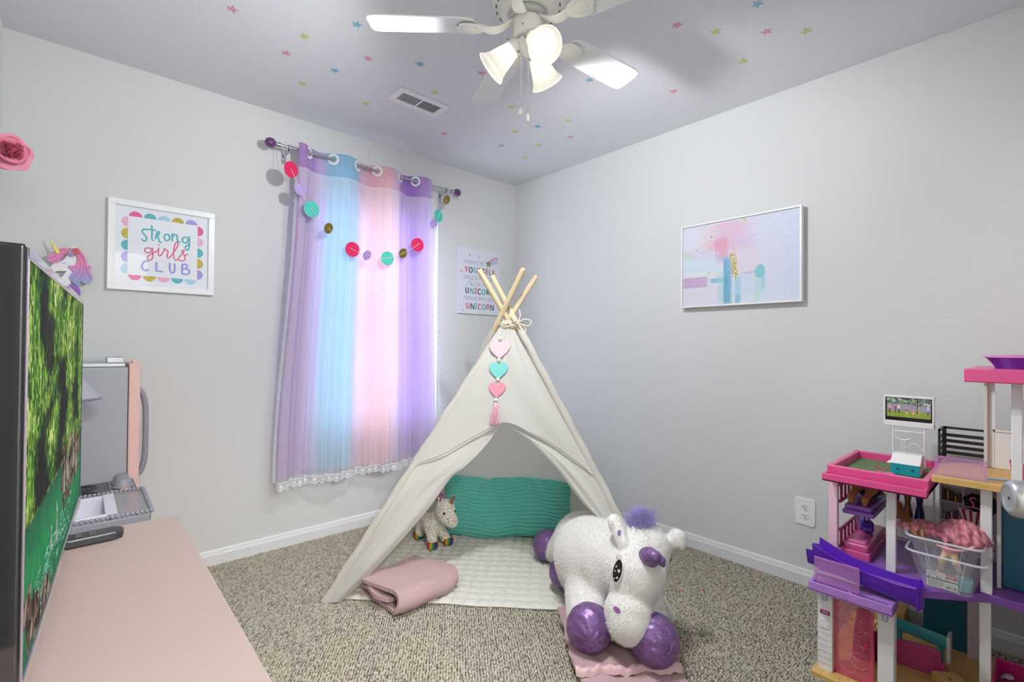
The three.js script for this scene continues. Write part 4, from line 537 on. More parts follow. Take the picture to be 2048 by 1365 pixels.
// ---------- play tent with its mat, cushion, hanging hearts ----------
const F1 = [-1.79, 0, 0.737], F2 = [-0.758, 0, 1.827], B1 = [-1.05, 0, 0.085], B2 = [-0.05, 0, 1.13], AP = [-0.9, 1.285, 0.94];
const vsub = (a, b) => a.map((q, i) => q - b[i]), vadd = (a, b) => a.map((q, i) => q + b[i]), vmul = (a, k) => a.map((q) => q * k), vlerp = (a, b, t) => a.map((q, i) => lerp(q, b[i], t)), vdot = (a, b) => a[0] * b[0] + a[1] * b[1] + a[2] * b[2], vlen = (a) => Math.hypot(...a), vnorm = (a) => vmul(a, 1 / vlen(a)), vcross = (a, b) => [a[1] * b[2] - a[2] * b[1], a[2] * b[0] - a[0] * b[2], a[0] * b[1] - a[1] * b[0]];
const TU = vnorm(vsub(F2, F1)), TV0 = vsub(AP, F1), TV = vnorm(vsub(TV0, vmul(TU, vdot(TV0, TU)))), TN = vcross(TU, TV);   // front face of the tent: along, up the slope, outwards
const front = (u, v, n = 0) => vadd(vadd(vadd(F1, vmul(TU, u)), vmul(TV, v)), vmul(TN, n));
const woodMap = dataTex(128, (u, v) => { const g = 0.5 + 0.5 * Math.sin(u * 40 + 5 * fbm(u, v, 4, 3, 8)), k = 0.82 + 0.14 * g * fbm(u, v, 8, 2, 4); return [0.97 * k, 0.89 * k, 0.71 * k]; }, true, 512);
M.canvas = phy('#eceae2', { roughness: 0.95, bumpMap: rep(T.weave, 30), bumpScale: 0.0004, transmission: 0.42, thickness: 0, side: THREE.DoubleSide });
{
  const tent = thing('play_tent', 'cream canvas teepee play tent on four wooden poles in the corner', 'play tent', [-0.9, 0, 0.94]);
  const W = (n, g, m, l, par = tent) => wpart(n, g, m, par, l), wood = std('#ffffff', { map: woodMap, roughness: 0.55 });
  const tops = { F1: [-0.728, 1.536, 0.977], F2: [-0.899, 1.537, 0.796], B1: [-0.919, 1.545, 1.074], B2: [-1.074, 1.54, 0.901] }, feet = { F1, F2, B1, B2 };
  for (const k of ['F1', 'F2', 'B1', 'B2']) {
    const a = feet[k], b = tops[k], d = vnorm(vsub(b, a)), e = vadd(b, vmul(d, -0.004)), pole = W('pole', merge([rod(vadd(a, vmul(d, 0.016)), e, 0.0145, 0.0145, 20), rod(e, b, 0.0145, 0.0095, 20)]), wood, 'bare round wooden pole');
    const h = vlerp(a, b, (1.345 - a[1]) / (b[1] - a[1])); W('cord_hole', ball(...vadd(h, vmul(vnorm([-0.753, 0.1, 0.51]), 0.0125)), 0.0036, 1, 1, 1, 10), std('#2e2318'), null, pole);
    // canvas sleeve that the pole runs in
    const top = vlerp(a, b, 1.225 / b[1]); W('pole_sleeve', patch(14, 60, (u, v) => { const q = vlerp(vadd(a, vmul(d, 0.002)), top, v), s = vnorm(vcross(d, [0, 1, 0.01])), t = vcross(s, d), r = (0.0215 + 0.002 * Math.sin(v * 47 + u * 9)) * lerp(1, 0.9, v), an = u * 2 * PI; return vadd(q, vadd(vmul(s, r * Math.cos(an)), vmul(t, r * Math.sin(an)))); }, true), M.canvas);
  }
  // side and back cloths: between neighbouring poles, sagging a little inwards
  const cen = [-0.9, 0.3, 0.94];
  const face = (a, b, lift, sag) => patch(30, 40, (u, v) => { const foot = vlerp(vadd(a, [0, 0.004, 0]), vadd(b, [0, 0.004, 0]), u), tip = vadd(AP, [0, -0.075, 0]), q = vlerp(foot, vadd(tip, vmul(vsub(vlerp(a, b, u), [AP[0], 0, AP[2]]), 0.055)), v), n = vnorm(vsub(cen, q)); return vadd(q, vmul(n, lift + sag * Math.sin(PI * u) * Math.sin(PI * v) + 0.004 * Math.sin(u * 19 + v * 7) * (1 - v) * Math.sin(PI * u))); });
  W('side_cloth', face(F1, B1, 0.002, 0.03), M.canvas); W('side_cloth', face(B2, F2, 0.002, 0.03), M.canvas); W('back_cloth', face(B1, B2, 0.002, 0.04), M.canvas);
  // front: upper panel with the arched opening, and the two tied-back flaps
  const spl = (pts) => { const c = new THREE.CatmullRomCurve3(pts.map(([a, b]) => new V3(a, b, 0)), false, 'centripetal'); return (t) => { const q = c.getPoint(clamp(t)); return [q.x, q.y]; }; };
  const pl = (v) => v * 0.7593 / 1.3813, pr = (v) => 1.501 - v * (1.501 - 0.7593) / 1.3813;
  const lower = spl([[pl(0.6), 0.6], [0.47, 0.645], [0.6, 0.725], [0.7, 0.785], [0.744, 0.815], [0.8, 0.812], [0.9, 0.765], [1.0, 0.71], [1.1, 0.64], [pr(0.58), 0.58]]);
  W('front_panel', patch(50, 40, (u, v) => { const [lu, lv] = lower(u), tv = 1.315, tu = lerp(pl(tv), pr(tv), u), q = [lerp(lu, tu, v), lerp(lv, tv, v)]; return front(q[0], q[1], 0.014 + 0.012 * Math.sin(PI * u) + 0.004 * Math.sin(u * 14 + v * 9) * (1 - v) + 0.003 * Math.sin(u * 33) * v); }), M.canvas);
  const inL = spl([[0.744, 0.82], [0.671, 0.705], [0.58, 0.603], [0.523, 0.555], [0.428, 0.416], [0.305, 0.26], [0.145, 0.079], [0.07, 0.008]]), inR = spl([[0.744, 0.82], [0.889, 0.737], [1.01, 0.615], [1.125, 0.472], [1.257, 0.338], [1.385, 0.13], [1.462, 0.008]]);
  const flap = (inn, pole, top) => patch(26, 60, (t, s) => { const v0 = lerp(top, 0.004, s), o = [pole(v0), v0], i = inn(s), q = [lerp(o[0], i[0], t), lerp(o[1], i[1], t)], w = Math.hypot(o[0] - i[0], o[1] - i[1]); return front(q[0], q[1], 0.004 + Math.sin(PI * t * 0.85) * (0.03 * sstep(0, 0.3, s)) * clamp(w / 0.12) + 0.006 * Math.sin(t * 12 + s * 6) * clamp(w / 0.15) * sstep(0.02, 0.2, s) - 0.012 * sstep(0.85, 1, t)); });
  W('door_flap', flap(inL, pl, 0.67), M.canvas); W('door_flap', flap(inR, pr, 0.64), M.canvas);
  const seam = std('#cfc8b8', { roughness: 1 });
  W('seam', tube([[0.36, 0.618], [0.47, 0.658], [0.6, 0.738], [0.7, 0.797]].map(([u, v]) => front(u, v, 0.025)), 0.0016, 30, 5), seam); W('seam', tube([[0.86, 0.792], [1.0, 0.722], [1.1, 0.652], [1.17, 0.598]].map(([u, v]) => front(u, v, 0.024)), 0.0016, 30, 5), seam);
  // cord wound round the crossing, ending in a bow
  const cord = std('#e7dfca', { roughness: 1 }), ring = (y, r, ph) => { const q = []; for (let k = 0; k <= 14; k++) { const a = ph + k * PI / 6.5; q.push([AP[0] + r * Math.cos(a), y + 0.006 * Math.sin(k * 1.7), AP[2] + r * Math.sin(a)]); } return q; };
  W('cord', tube(ring(1.262, 0.052, 0.4), 0.0034, 90, 7), cord); W('cord', tube(ring(1.272, 0.049, 2.0), 0.0034, 90, 7), cord); W('cord', tube(ring(1.252, 0.051, 1.2), 0.0032, 90, 7), cord);
  const bx = [-0.898, 1.265, 1.0], bow = (pts) => W('cord', tube(pts.map((q) => vadd(bx, q)), 0.003, 40, 7), cord);
  bow([[0, 0, 0], [0.03, 0.02, 0.03], [0.055, 0.012, 0.055], [0.045, -0.012, 0.05], [0.0, 0, 0.006]]); bow([[0, 0, 0], [0.02, -0.01, 0.02], [0.04, -0.035, 0.03], [0.03, -0.05, 0.03], [0.005, -0.008, 0.008]]); bow([[0, 0, 0], [0.02, -0.03, 0.02], [0.024, -0.07, 0.026], [0.03, -0.085, 0.03]]); bow([[0, 0, 0], [-0.02, 0.012, 0.0], [-0.03, 0.06, -0.01], [-0.028, 0.08, -0.014]]);
  bow([[0.004, 0, 0.004], [0.018, 0.04, 0.01], [0.02, 0.075, 0.0]]);
}
{ // string of three hearts and a tassel on the tent front
  const h = thing('heart_string', 'three hanging glitter hearts on a beaded string with a pink tassel', 'hanging ornament', front(0.72, 0.86, 0.03));
  const W = (n, g, m, l, par = h) => wpart(n, g, m, par, l);
  const glit = (r, g, b) => dataTex(128, (u, v, x, y) => { const q = hash(x, y, 3), k = q > 0.965 ? 1.5 : q > 0.8 ? 1.12 : 0.94 + 0.1 * hash(x, y, 4); return [r * k, g * k, b * k]; }, true);
  const heart = (w) => { const s = new THREE.Shape(), k = w / 2; s.moveTo(0, -1.02 * k); s.bezierCurveTo(-0.3 * k, -0.75 * k, -1.0 * k, -0.25 * k, -1.0 * k, 0.32 * k); s.bezierCurveTo(-1.0 * k, 0.98 * k, -0.2 * k, 1.08 * k, 0, 0.52 * k); s.bezierCurveTo(0.2 * k, 1.08 * k, 1.0 * k, 0.98 * k, 1.0 * k, 0.32 * k); s.bezierCurveTo(1.0 * k, -0.25 * k, 0.3 * k, -0.75 * k, 0, -1.02 * k); return s; };
  const put = (g, u, v, n) => orient(g, front(u, v, n), TU, TV, TN), bead = plastic('#f0eeee'), wood = std('#efe6d6');
  for (const [u, v, w, m, l] of [[0.723, 1.2, 0.108, std('#ffffff', { map: rep(glit(0.88, 0.66, 0.68), 9), roughness: 0.5 }), 'large pale pink glitter heart'], [0.722, 1.083, 0.094, std('#69bdb4', { roughness: 0.6 }), 'plain aqua heart'], [0.72, 0.982, 0.084, std('#ffffff', { map: rep(glit(0.86, 0.5, 0.56), 9), roughness: 0.5 }), 'small deep pink glitter heart']]) W('heart', put(slab(heart(w), 0.006, 0.001), u, v, 0.032), m, l);
  for (const [u, v] of [[0.723, 1.258], [0.722, 1.137], [0.722, 1.034], [0.717, 0.928]]) W('bead', put(new THREE.SphereGeometry(0.0095, 16, 12), u, v, 0.038), bead);
  W('string', tube([[0.735, 1.36, 0.05], [0.724, 1.3, 0.04], [0.723, 1.26, 0.038], [0.722, 1.1, 0.034], [0.72, 0.98, 0.034], [0.717, 0.925, 0.036], [0.716, 0.9, 0.034]].map((q) => front(...q)), 0.0013, 60, 5), std('#f3f0ea'));
  const tas = std('#e9b3c2', { roughness: 0.9 });
  const th = W('tassel', put(lathe([[0, 0.02], [0.009, 0.018], [0.012, 0.008], [0.0085, 0.0], [0.012, -0.008], [0, -0.01]], 18), 0.716, 0.893, 0.034), tas, 'pink yarn tassel'), str = [];
  for (let k = 0; k < 60; k++) { const a = k * 2.4, r = 0.011 * Math.sqrt(k / 60), R = r * rr(2.0, 2.9), L = rr(0.075, 0.092); str.push(tube([[0.716 + r * Math.cos(a), 0.892, 0.034 + r * Math.sin(a)], [0.716 + (r + R) * 0.55 * Math.cos(a), 0.892 - L * 0.5, 0.034 + (r + R) * 0.5 * Math.sin(a)], [0.716 + R * Math.cos(a) + rr(-0.004, 0.004), 0.892 - L, 0.032 + R * 0.8 * Math.sin(a)]].map((q) => front(...q)), 0.0012, 6, 4)); }
  W('yarn', merge(str), tas, null, th).userData.kind = 'stuff';
}
{ // quilted mat
  const q0 = vlerp(F1, B1, 0.02), q1 = vlerp(F2, B2, 0.02), q2 = vlerp(B2, F2, 0.04), q3 = vlerp(B1, F1, 0.04), nx = 25, nz = 17;
  const g = sheet(150, 102, (u, v) => { const p = vlerp(vlerp(q0, q1, lerp(0.02, 0.985, u)), vlerp(q3, q2, lerp(0.03, 0.97, u)), v), puff = Math.abs(Math.sin(PI * u * nx)) ** 0.5 * Math.abs(Math.sin(PI * v * nz)) ** 0.5; return [p[0] + 0.002 * Math.sin(u * 40), 0.011 + 0.009 * puff + 0.002 * Math.sin(u * 9 + v * 5), p[2] + 0.002 * Math.sin(u * 31)]; }, 0.006);
  solo('quilted_mat', g, std('#d6d5ca', { roughness: 0.95, bumpMap: rep(T.weave, 40), bumpScale: 0.0003 }), 'cream quilted mat on the tent floor under the teal cushion', 'mat', null, [-0.95, 0, 0.97]);
}
{ // ribbed teal cushion leaning on the back of the tent
  const a = [-1.03, 0.02, 0.475], e = vnorm([0.563, 0, 0.555]), up = vnorm([0.1, 0.345, -0.1]), n = vcross(e, up), L = 0.8, H = 0.37, ribs = 17;
  const c0 = vadd(vadd(a, vmul(e, L / 2)), vadd(vmul(up, H / 2), vmul(n, -0.02)));
  const side = (s) => patch(170, 150, (u, v) => {
    const x = u * 2 - 1, y = v * 2 - 1, px = Math.sin(x * PI / 2), py = Math.sin(y * PI / 2), ed = Math.pow(1 - Math.pow(Math.abs(px), 3.2), 0.55) * Math.pow(1 - Math.pow(Math.abs(py), 3.2), 0.55);
    const wob = 0.012 * Math.sin(px * 5 + 1) + 0.01 * Math.sin(px * 11 + py * 4) + 0.006 * Math.sin(px * 23 + py * 9), pinch = 1 - 0.05 * (1 - Math.abs(py) ** 2) * Math.abs(px) ** 6;
    const fold = 0.01 * Math.exp(-(((px - 0.35 - 0.25 * py) / 0.05) ** 2)) + 0.009 * Math.exp(-(((px + 0.1 + 0.2 * py) / 0.04) ** 2)) + 0.008 * Math.exp(-(((px + 0.62 - 0.4 * py) / 0.05) ** 2));
    const t = s * (0.085 * ed * (1 + 0.12 * Math.sin(px * 3 + 0.5) + 0.1 * Math.sin(py * 3)) + ed ** 0.5 * (0.016 * Math.abs(Math.sin(PI * ribs * (py * 0.5 + wob))) - fold));
    return vadd(c0, vadd(vadd(vmul(e, px * L / 2 * pinch), vmul(up, py * H / 2 * (1 - 0.06 * Math.abs(px) ** 4) + 0.01 * Math.sin(px * 6))), vmul(n, t)));
  });
  const f = side(1), b = side(-1); { const i = b.index.array; for (let k = 0; k < i.length; k += 3) { const t = i[k]; i[k] = i[k + 1]; i[k + 1] = t; } b.computeVertexNormals(); }
  { const i = f.index.array; f.computeVertexNormals(); }
  const cush = merge([f, b]); solo('ribbed_cushion', cush, phy('#78dccd', { roughness: 0.9, sheen: 0.6, sheenColor: new THREE.Color('#8fe0d2'), sheenRoughness: 0.4, bumpMap: rep(T.plush, 40, 20), bumpScale: 0.0012 }), 'long teal ribbed plush cushion at the back of the tent', 'cushion', null, [-0.75, 0, 0.75]);
}
// ---------- soft toys and blankets ----------
const pileB = rep(T.plush, 14);
M.fur = phy('#f2efe9', { roughness: 1, sheen: 0.7, sheenColor: new THREE.Color('#ffffff'), sheenRoughness: 0.5, bumpMap: pileB, bumpScale: 0.0035 });
function toSurface(f, from, to) { let p = [...from]; const d = vnorm(vsub(to, from)); for (let k = 0; k < 200; k++) { const e = f(...p); if (e < 0.0002) break; p = vadd(p, vmul(d, e * 0.8)); } const h = 0.002, n = vnorm([f(p[0] + h, p[1], p[2]) - f(p[0] - h, p[1], p[2]), f(p[0], p[1] + h, p[2]) - f(p[0], p[1] - h, p[2]), f(p[0], p[1], p[2] + h) - f(p[0], p[1], p[2] - h)]); return { p, n }; }
function onFace(g, s, up, lift = 0) { const n = s.n, x = vnorm(vcross(up, n)), y = vcross(n, x); return orient(g, vadd(s.p, vmul(n, lift)), x, y, n); }
function tuft(n, root, dir, spread, len, r, droop = 0.3) {      // a lock of long pile: thin tapering hairs
  const out = []; for (let k = 0; k < n; k++) { const o = vadd(root, [rr(-1, 1) * spread[0], rr(-0.4, 0.4) * spread[1], rr(-1, 1) * spread[2]]), d = vnorm(vadd(dir, [rr(-0.7, 0.7), rr(-0.4, 0.5), rr(-0.7, 0.7)])), L = len * rr(0.6, 1.1); const m = vadd(o, vmul(d, L * 0.55)), e = vadd(vadd(o, vmul(d, L)), [0, -droop * L, 0]); out.push(rod(o, m, r, r * 0.8, 5), rod(m, e, r * 0.8, r * 0.1, 5)); } return merge(out);
}
function pile(geo, n, len, r, m, parent, skip) {                // short standing pile over a surface
  const p = geo.attributes.position, nn = geo.attributes.normal, T3 = p.count / 3, cum = new Float64Array(T3), a = new V3(), b = new V3(), c = new V3(); let s = 0;
  const ld = (i, v) => v.fromBufferAttribute(p, i);
  for (let t = 0; t < T3; t++) { ld(3 * t, a); ld(3 * t + 1, b); ld(3 * t + 2, c); s += b.sub(a).cross(c.sub(a)).length(); cum[t] = s; }
  const hair = new THREE.ConeGeometry(r, len, 3, 1, true).translate(0, len * 0.42, 0), mats = [], q = new THREE.Quaternion(), up = new V3(0, 1, 0), d = new V3(), o = new V3(), sc = new V3();
  for (let k = 0; k < n; k++) {
    const x = rnd() * s; let lo = 0, hi = T3 - 1; while (lo < hi) { const mid = (lo + hi) >> 1; if (cum[mid] < x) lo = mid + 1; else hi = mid; }
    let u = rnd(), v = rnd(); if (u + v > 1) { u = 1 - u; v = 1 - v; } ld(3 * lo, a); ld(3 * lo + 1, b); ld(3 * lo + 2, c); o.copy(a).addScaledVector(b.sub(a), u).addScaledVector(c.sub(a), v);
    if (skip(o)) continue; d.fromBufferAttribute(nn, 3 * lo).add(new V3(rr(-0.75, 0.75), rr(-0.9, 0.45), rr(-0.75, 0.75))).normalize(); q.setFromUnitVectors(up, d); sc.setScalar(rr(0.7, 1.25)); mats.push(new THREE.Matrix4().compose(o, q, sc));
  }
  const im = new THREE.InstancedMesh(hair, m, mats.length); mats.forEach((x, i) => im.setMatrixAt(i, x)); im.name = 'fur_pile'; im.userData.kind = 'stuff'; im.castShadow = im.receiveShadow = true; parent.add(im); return im;
}
{ // big lying unicorn
  const u = thing('unicorn_plush', 'large white plush unicorn lying half out of the tent with purple metallic hooves', 'soft toy', [-1.0, 0, 1.6]);
  const W = (n, g, m, l, par = u) => wpart(n, g, m, par, l);
  const C0 = [-0.985, 0.366, 1.832], C1 = [-1.062, 0.298, 1.846], MZ = [-1.135, 0.186, 1.868];
  const body = blob([
    [C0, C1, 0.083, 0.104], [C1, [-1.112, 0.225, 1.86], 0.104, 0.07], [MZ, [MZ[0] - 0.01, MZ[1] - 0.018, MZ[2] + 0.008], 0.085, 0.08, 0.012],
    [C0, [-0.965, 0.27, 1.69], 0.085, 0.14, 0.05], [[-0.975, 0.25, 1.7], [-0.9, 0.2, 1.54], 0.14, 0.168, 0.05], [[-0.9, 0.2, 1.54], [-0.73, 0.165, 1.33], 0.168, 0.15, 0.06],
    [[-1.05, 0.13, 1.62], [-1.185, 0.105, 1.715], 0.095, 0.07, 0.04], [[-0.93, 0.17, 1.78], [-1.07, 0.11, 1.915], 0.085, 0.072, 0.03],
    [[-0.74, 0.12, 1.3], [-0.768, 0.095, 1.17], 0.095, 0.068, 0.05], [[-0.83, 0.12, 1.4], [-0.915, 0.09, 1.4], 0.1, 0.07, 0.05],
    [[-1.03, 0.395, 1.785], [-1.06, 0.468, 1.752], 0.027, 0.026, 0.02], [[-1.066, 0.462, 1.757], [-1.092, 0.405, 1.812], 0.026, 0.021, 0.012], [[-1.075, 0.43, 1.785], [-1.06, 0.42, 1.78], 0.02, 0.02, 0.012], [[-0.925, 0.375, 1.885], [-0.888, 0.408, 1.918], 0.022, 0.03, 0.02], [[-0.888, 0.408, 1.918], [-0.897, 0.388, 1.935], 0.028, 0.018, 0.012],
  ], 0.022);
  const soft = (x, y, z) => body(x, y, z) + 0.0014 * Math.sin(x * 41 + z * 23 + 1) * Math.sin(y * 37 + x * 13);
  const skin = W('body', boxUV(sdfMesh((x, y, z) => Math.max(soft(x, y, z), 0.022 - y), [-1.34, 0.0, 1.05], [-0.5, 0.52, 2.06], 0.0085)), M.fur, 'white plush body and head');
  const bare = [[-1.178, 0.316, 1.838, 0.036], [-1.2, 0.215, 1.893, 0.014], [-1.07, 0.375, 1.9, 0.032], [-1.209, 0.112, 1.747, 0.09], [-1.095, 0.112, 1.945, 0.094]];
  pile(skin.geometry, 60000, 0.0085, 0.0007, std('#f8f6f1', { roughness: 1 }), skin, (o) => o.y < 0.03 || bare.some(([x, y, z, r]) => Math.hypot(o.x - 1.0 - x, o.y - y, o.z + 1.6 - z) < r));
  const glitter = dataTex(256, (a, b, x, y) => { const q = hash(x, y, 31), v = fbm(a, b, 6, 3, 5), k = 0.8 + 0.4 * v; return q > 0.92 ? [0.8, 0.76, 0.95] : q > 0.84 ? [0.85, 0.55, 0.8] : [0.4 * k, 0.285 * k, 0.48 * k]; }, true);
  const foil = std('#ffffff', { map: rep(glitter, 6), metalness: 0.4, roughness: 0.38, bumpMap: rep(T.crease, 3), bumpScale: 0.006 });
  const hoof = (c, r, ax) => { const d = vnorm(ax), f = (x, y, z) => { const q = [x - c[0], y - c[1], z - c[2]], t = vdot(q, d), rad = vlen(q), an = Math.atan2(vdot(q, vcross(d, [0, 1, 0.01])), q[1]); return Math.max(rad - r - 0.0006 * Math.sin(an * 11) * sstep(0.4, 0.95, Math.abs(t) / r) - 0.0016 * Math.sin(an * 5 + t * 60) * Math.sin(t * 85 + an * 3), 0.03 - y); }; return W('hoof', boxUV(sdfMesh(f, vadd(c, [-r - 0.015, -r - 0.015, -r - 0.015]), vadd(c, [r + 0.015, r + 0.015, r + 0.015]), 0.0055)), foil, 'shiny purple glitter hoof'); };
  hoof([-1.209, 0.112, 1.747], 0.084, [-0.75, 0, 0.6]); hoof([-1.095, 0.112, 1.945], 0.088, [-0.5, 0, 0.8]); hoof([-0.772, 0.1, 1.122], 0.08, [-0.3, 0, -1]); hoof([-0.94, 0.098, 1.385], 0.07, [-1, 0, 0]);
  // twisted floppy horn
  const hp = [[-1.062, 0.372, 1.898], [-1.088, 0.394, 1.92], [-1.1, 0.405, 1.945], [-1.088, 0.396, 1.965], [-1.078, 0.38, 1.968]], hc = new THREE.CatmullRomCurve3(hp.map((q) => new V3(...q)));
  const hornF = (x, y, z) => { let d = 1e9; for (let k = 0; k <= 24; k++) { const t = k / 24, q = hc.getPoint(t), r = lerp(0.036, 0.009, t) * (1 + 0.14 * Math.sin(t * 26)); d = Math.min(d, Math.hypot(x - q.x, y - q.y, z - q.z) - r); } return d; };
  W('horn', boxUV(sdfMesh(hornF, [-1.14, 0.33, 1.855], [-1.02, 0.45, 2.0], 0.0035)), foil, 'floppy purple glitter horn');
  // face
  const black = phy('#0d0c10', { roughness: 0.15, clearcoat: 0.6 }), white = std('#f6f6f6');
  const eye = (from, to, up) => {
    const s = toSurface(body, from, to), e = (w, h, t) => { const sh = new THREE.Shape(); sh.absellipse(0, 0, w, h, 0, 2 * PI); return slab(sh, t, t * 0.3); };
    const b = W('eye', onFace(e(0.0215, 0.043, 0.004), s, up, -0.001), std('#efe6ee'), 'large black sewn eye with a white star glint'); W('pupil', onFace(e(0.0185, 0.0385, 0.0035), s, up, 0.0015), black, null, b);
    const st = []; for (let k = 0; k < 10; k++) { const a = PI / 2 + k * PI / 5, r = k & 1 ? 0.0025 : 0.0078; st.push([r * Math.cos(a) + 0.007, r * Math.sin(a) + 0.002]); } W('eye_glint', onFace(slab(poly(st), 0.0012), s, up, 0.0048), white, null, b);
    for (const [ox, oy, r] of [[-0.008, 0.012, 0.0025], [-0.009, -0.004, 0.0022], [0.006, -0.022, 0.0035], [-0.004, -0.028, 0.002]]) W('eye_glint', onFace(new THREE.CylinderGeometry(r, r, 0.001, 12).rotateX(PI / 2).translate(ox, oy, 0), s, up, 0.0054), white, null, b);
    for (const [ox, ex] of [[-0.014, -0.018], [-0.008, -0.01], [-0.002, -0.003], [0.004, 0.003]]) W('eyelash', onFace(rod([ox, 0.034, 0.003], [ex, 0.055, 0.004], 0.0011, 0.0004, 6), s, up, 0), std('#3a3038'), null, b);
  };
  eye([-1.35, 0.48, 1.87], [-1.075, 0.272, 1.825], [0.42, 0.9, 0.05]); eye([-0.75, 0.42, 2.15], [-1.02, 0.275, 1.865], [0.42, 0.9, 0.05]);
  for (const [fr, to] of [[[-1.45, 0.32, 1.93], [-1.14, 0.2, 1.852]], [[-1.05, 0.28, 2.25], [-1.12, 0.19, 1.89]]]) { const s = toSurface(body, fr, to), sh = new THREE.Shape(); sh.absellipse(0, 0, 0.014, 0.009, 0, 2 * PI); W('nostril', onFace(slab(sh, 0.004, 0.001), s, [0.3, 0.9, 0.2], -0.002), std('#8d4f8f', { roughness: 0.5 })); }
  { const s = toSurface(body, [-1.35, 0.62, 1.86], [-1.068, 0.425, 1.79]), sh = new THREE.Shape(); sh.absellipse(0, 0, 0.007, 0.011, 0, 2 * PI); W('ear_lining', onFace(slab(sh, 0.003, 0.0008), s, [0, 1, 0], -0.001), foil); }
  const lilac = phy('#b0a5da', { roughness: 0.9, sheen: 0.5, sheenColor: new THREE.Color('#d9d2f4') });
  W('forelock', tuft(620, [-0.985, 0.43, 1.822], [-0.05, 1.1, -0.05], [0.028, 0.02, 0.028], 0.098, 0.0017, 0.02), lilac, 'fluffy lilac tuft').userData.kind = 'stuff';
  W('tail', tuft(300, [-0.6, 0.2, 1.25], [0.3, 0.7, -0.3], [0.04, 0.04, 0.04], 0.09, 0.0018, 0.5), lilac, 'fluffy lilac tail').userData.kind = 'stuff';
}
{ // small standing unicorn with coloured speckles
  const u = thing('small_unicorn_plush', 'small speckled plush unicorn with rainbow hooves standing beside the teal cushion', 'soft toy', [-1.1, 0, 0.55]);
  const W = (n, g, m, l, par = u) => wpart(n, g, m, par, l);
  const f = blob([
    [[-1.093, 0.224, 0.644], [0.056, 0.067, 0.055]], [[-1.092, 0.2, 0.655], [-1.084, 0.18, 0.69], 0.044, 0.037], [[-1.1, 0.2, 0.6], [-1.107, 0.13, 0.54], 0.038, 0.052], [[-1.107, 0.125, 0.54], [-1.095, 0.115, 0.43], 0.056, 0.05],
    [[-1.128, 0.11, 0.56], [-1.146, 0.03, 0.598], 0.034, 0.026], [[-1.075, 0.11, 0.56], [-1.05, 0.032, 0.605], 0.032, 0.025], [[-1.12, 0.1, 0.44], [-1.13, 0.03, 0.43], 0.034, 0.026], [[-1.07, 0.1, 0.43], [-1.055, 0.03, 0.425], 0.034, 0.026],
    [[-1.112, 0.272, 0.625], [-1.122, 0.297, 0.618], 0.013, 0.006], [[-1.058, 0.268, 0.65], [-1.045, 0.29, 0.66], 0.013, 0.006],
  ], 0.018);
  const G = sdfMesh((x, y, z) => Math.max(f(x, y, z), 0.034 - y), [-1.19, 0.0, 0.36], [-1.0, 0.32, 0.75], 0.0045);
  const cols = [[0.75, 0.3, 0.35], [0.25, 0.5, 0.6], [0.75, 0.65, 0.3], [0.4, 0.3, 0.5], [0.3, 0.55, 0.4], [0.25, 0.25, 0.3]];
  const speck = dataTex(256, (a, b, x, y) => { const ix = x >> 2, iy = y >> 2, q = hash(ix, iy, 71); if (q > 0.52) { const o = [hash(ix, iy, 1) * 2, hash(ix, iy, 2) * 2]; if (Math.hypot((x & 3) - 1 - o[0], (y & 3) - 1 - o[1]) < 1.5) return cols[(hash(ix, iy, 5) * 6) | 0]; } return [0.93, 0.91, 0.86]; }, true);
  W('body', boxUV(G), std('#ffffff', { map: rep(speck, 3.2), roughness: 0.95 }), 'cream body covered in tiny coloured speckles');
  const bow = dataTex(64, (a) => { const c = [[0.1, 0.2, 0.55], [0.55, 0.1, 0.3], [0.75, 0.15, 0.12], [0.85, 0.5, 0.1], [0.8, 0.75, 0.15], [0.25, 0.6, 0.2], [0.1, 0.4, 0.6]], q = a * 7, i = Math.floor(q) % 7; return c[i].map((k, j) => lerp(k, c[(i + 1) % 7][j], q - Math.floor(q))); }, true);
  const rb = std('#ffffff', { map: rep(bow, 3, 1), roughness: 0.4, metalness: 0.2 });
  for (const [x, z] of [[-1.148, 0.602], [-1.048, 0.609], [-1.131, 0.428], [-1.054, 0.423]]) W('hoof', lathe([[0, 0.018], [0.02, 0.018], [0.027, 0.023], [0.03, 0.034], [0.0295, 0.05], [0.027, 0.057], [0, 0.057]], 28).translate(x, 0, z), rb, 'rainbow foil hoof');
  const hn = W('horn', rod([-1.079, 0.275, 0.672], [-1.072, 0.305, 0.69], 0.013, 0.006, 16), rb); W('horn_tip', ball(-1.0712, 0.308, 0.692, 0.0075, 1, 1, 1, 12), std('#c22f38'), null, hn);
  for (const [fr, to] of [[[-1.25, 0.25, 0.8], [-1.108, 0.226, 0.664]], [[-1.0, 0.25, 0.85], [-1.07, 0.226, 0.67]]]) { const s = toSurface(f, fr, to); W('eye', onFace(ball(0, 0, 0, 0.0075, 1, 1, 0.6, 14), s, [0, 1, 0], 0), phy('#140f10', { roughness: 0.1, clearcoat: 1 })); }
  const s1 = toSurface(f, [-1.2, 0.35, 0.75], [-1.113, 0.283, 0.622]); W('ear_lining', onFace(new THREE.SphereGeometry(0.007, 12, 8).scale(0.8, 1.4, 0.3), s1, [0, 1, 0], 0), std('#8d2f45'));
  W('mane', tuft(220, [-1.088, 0.27, 0.605], [-0.1, 0.9, -0.6], [0.014, 0.03, 0.016], 0.06, 0.0012), std('#c58fae', { roughness: 1 }), 'fluffy pink and lilac mane').userData.kind = 'stuff';
}
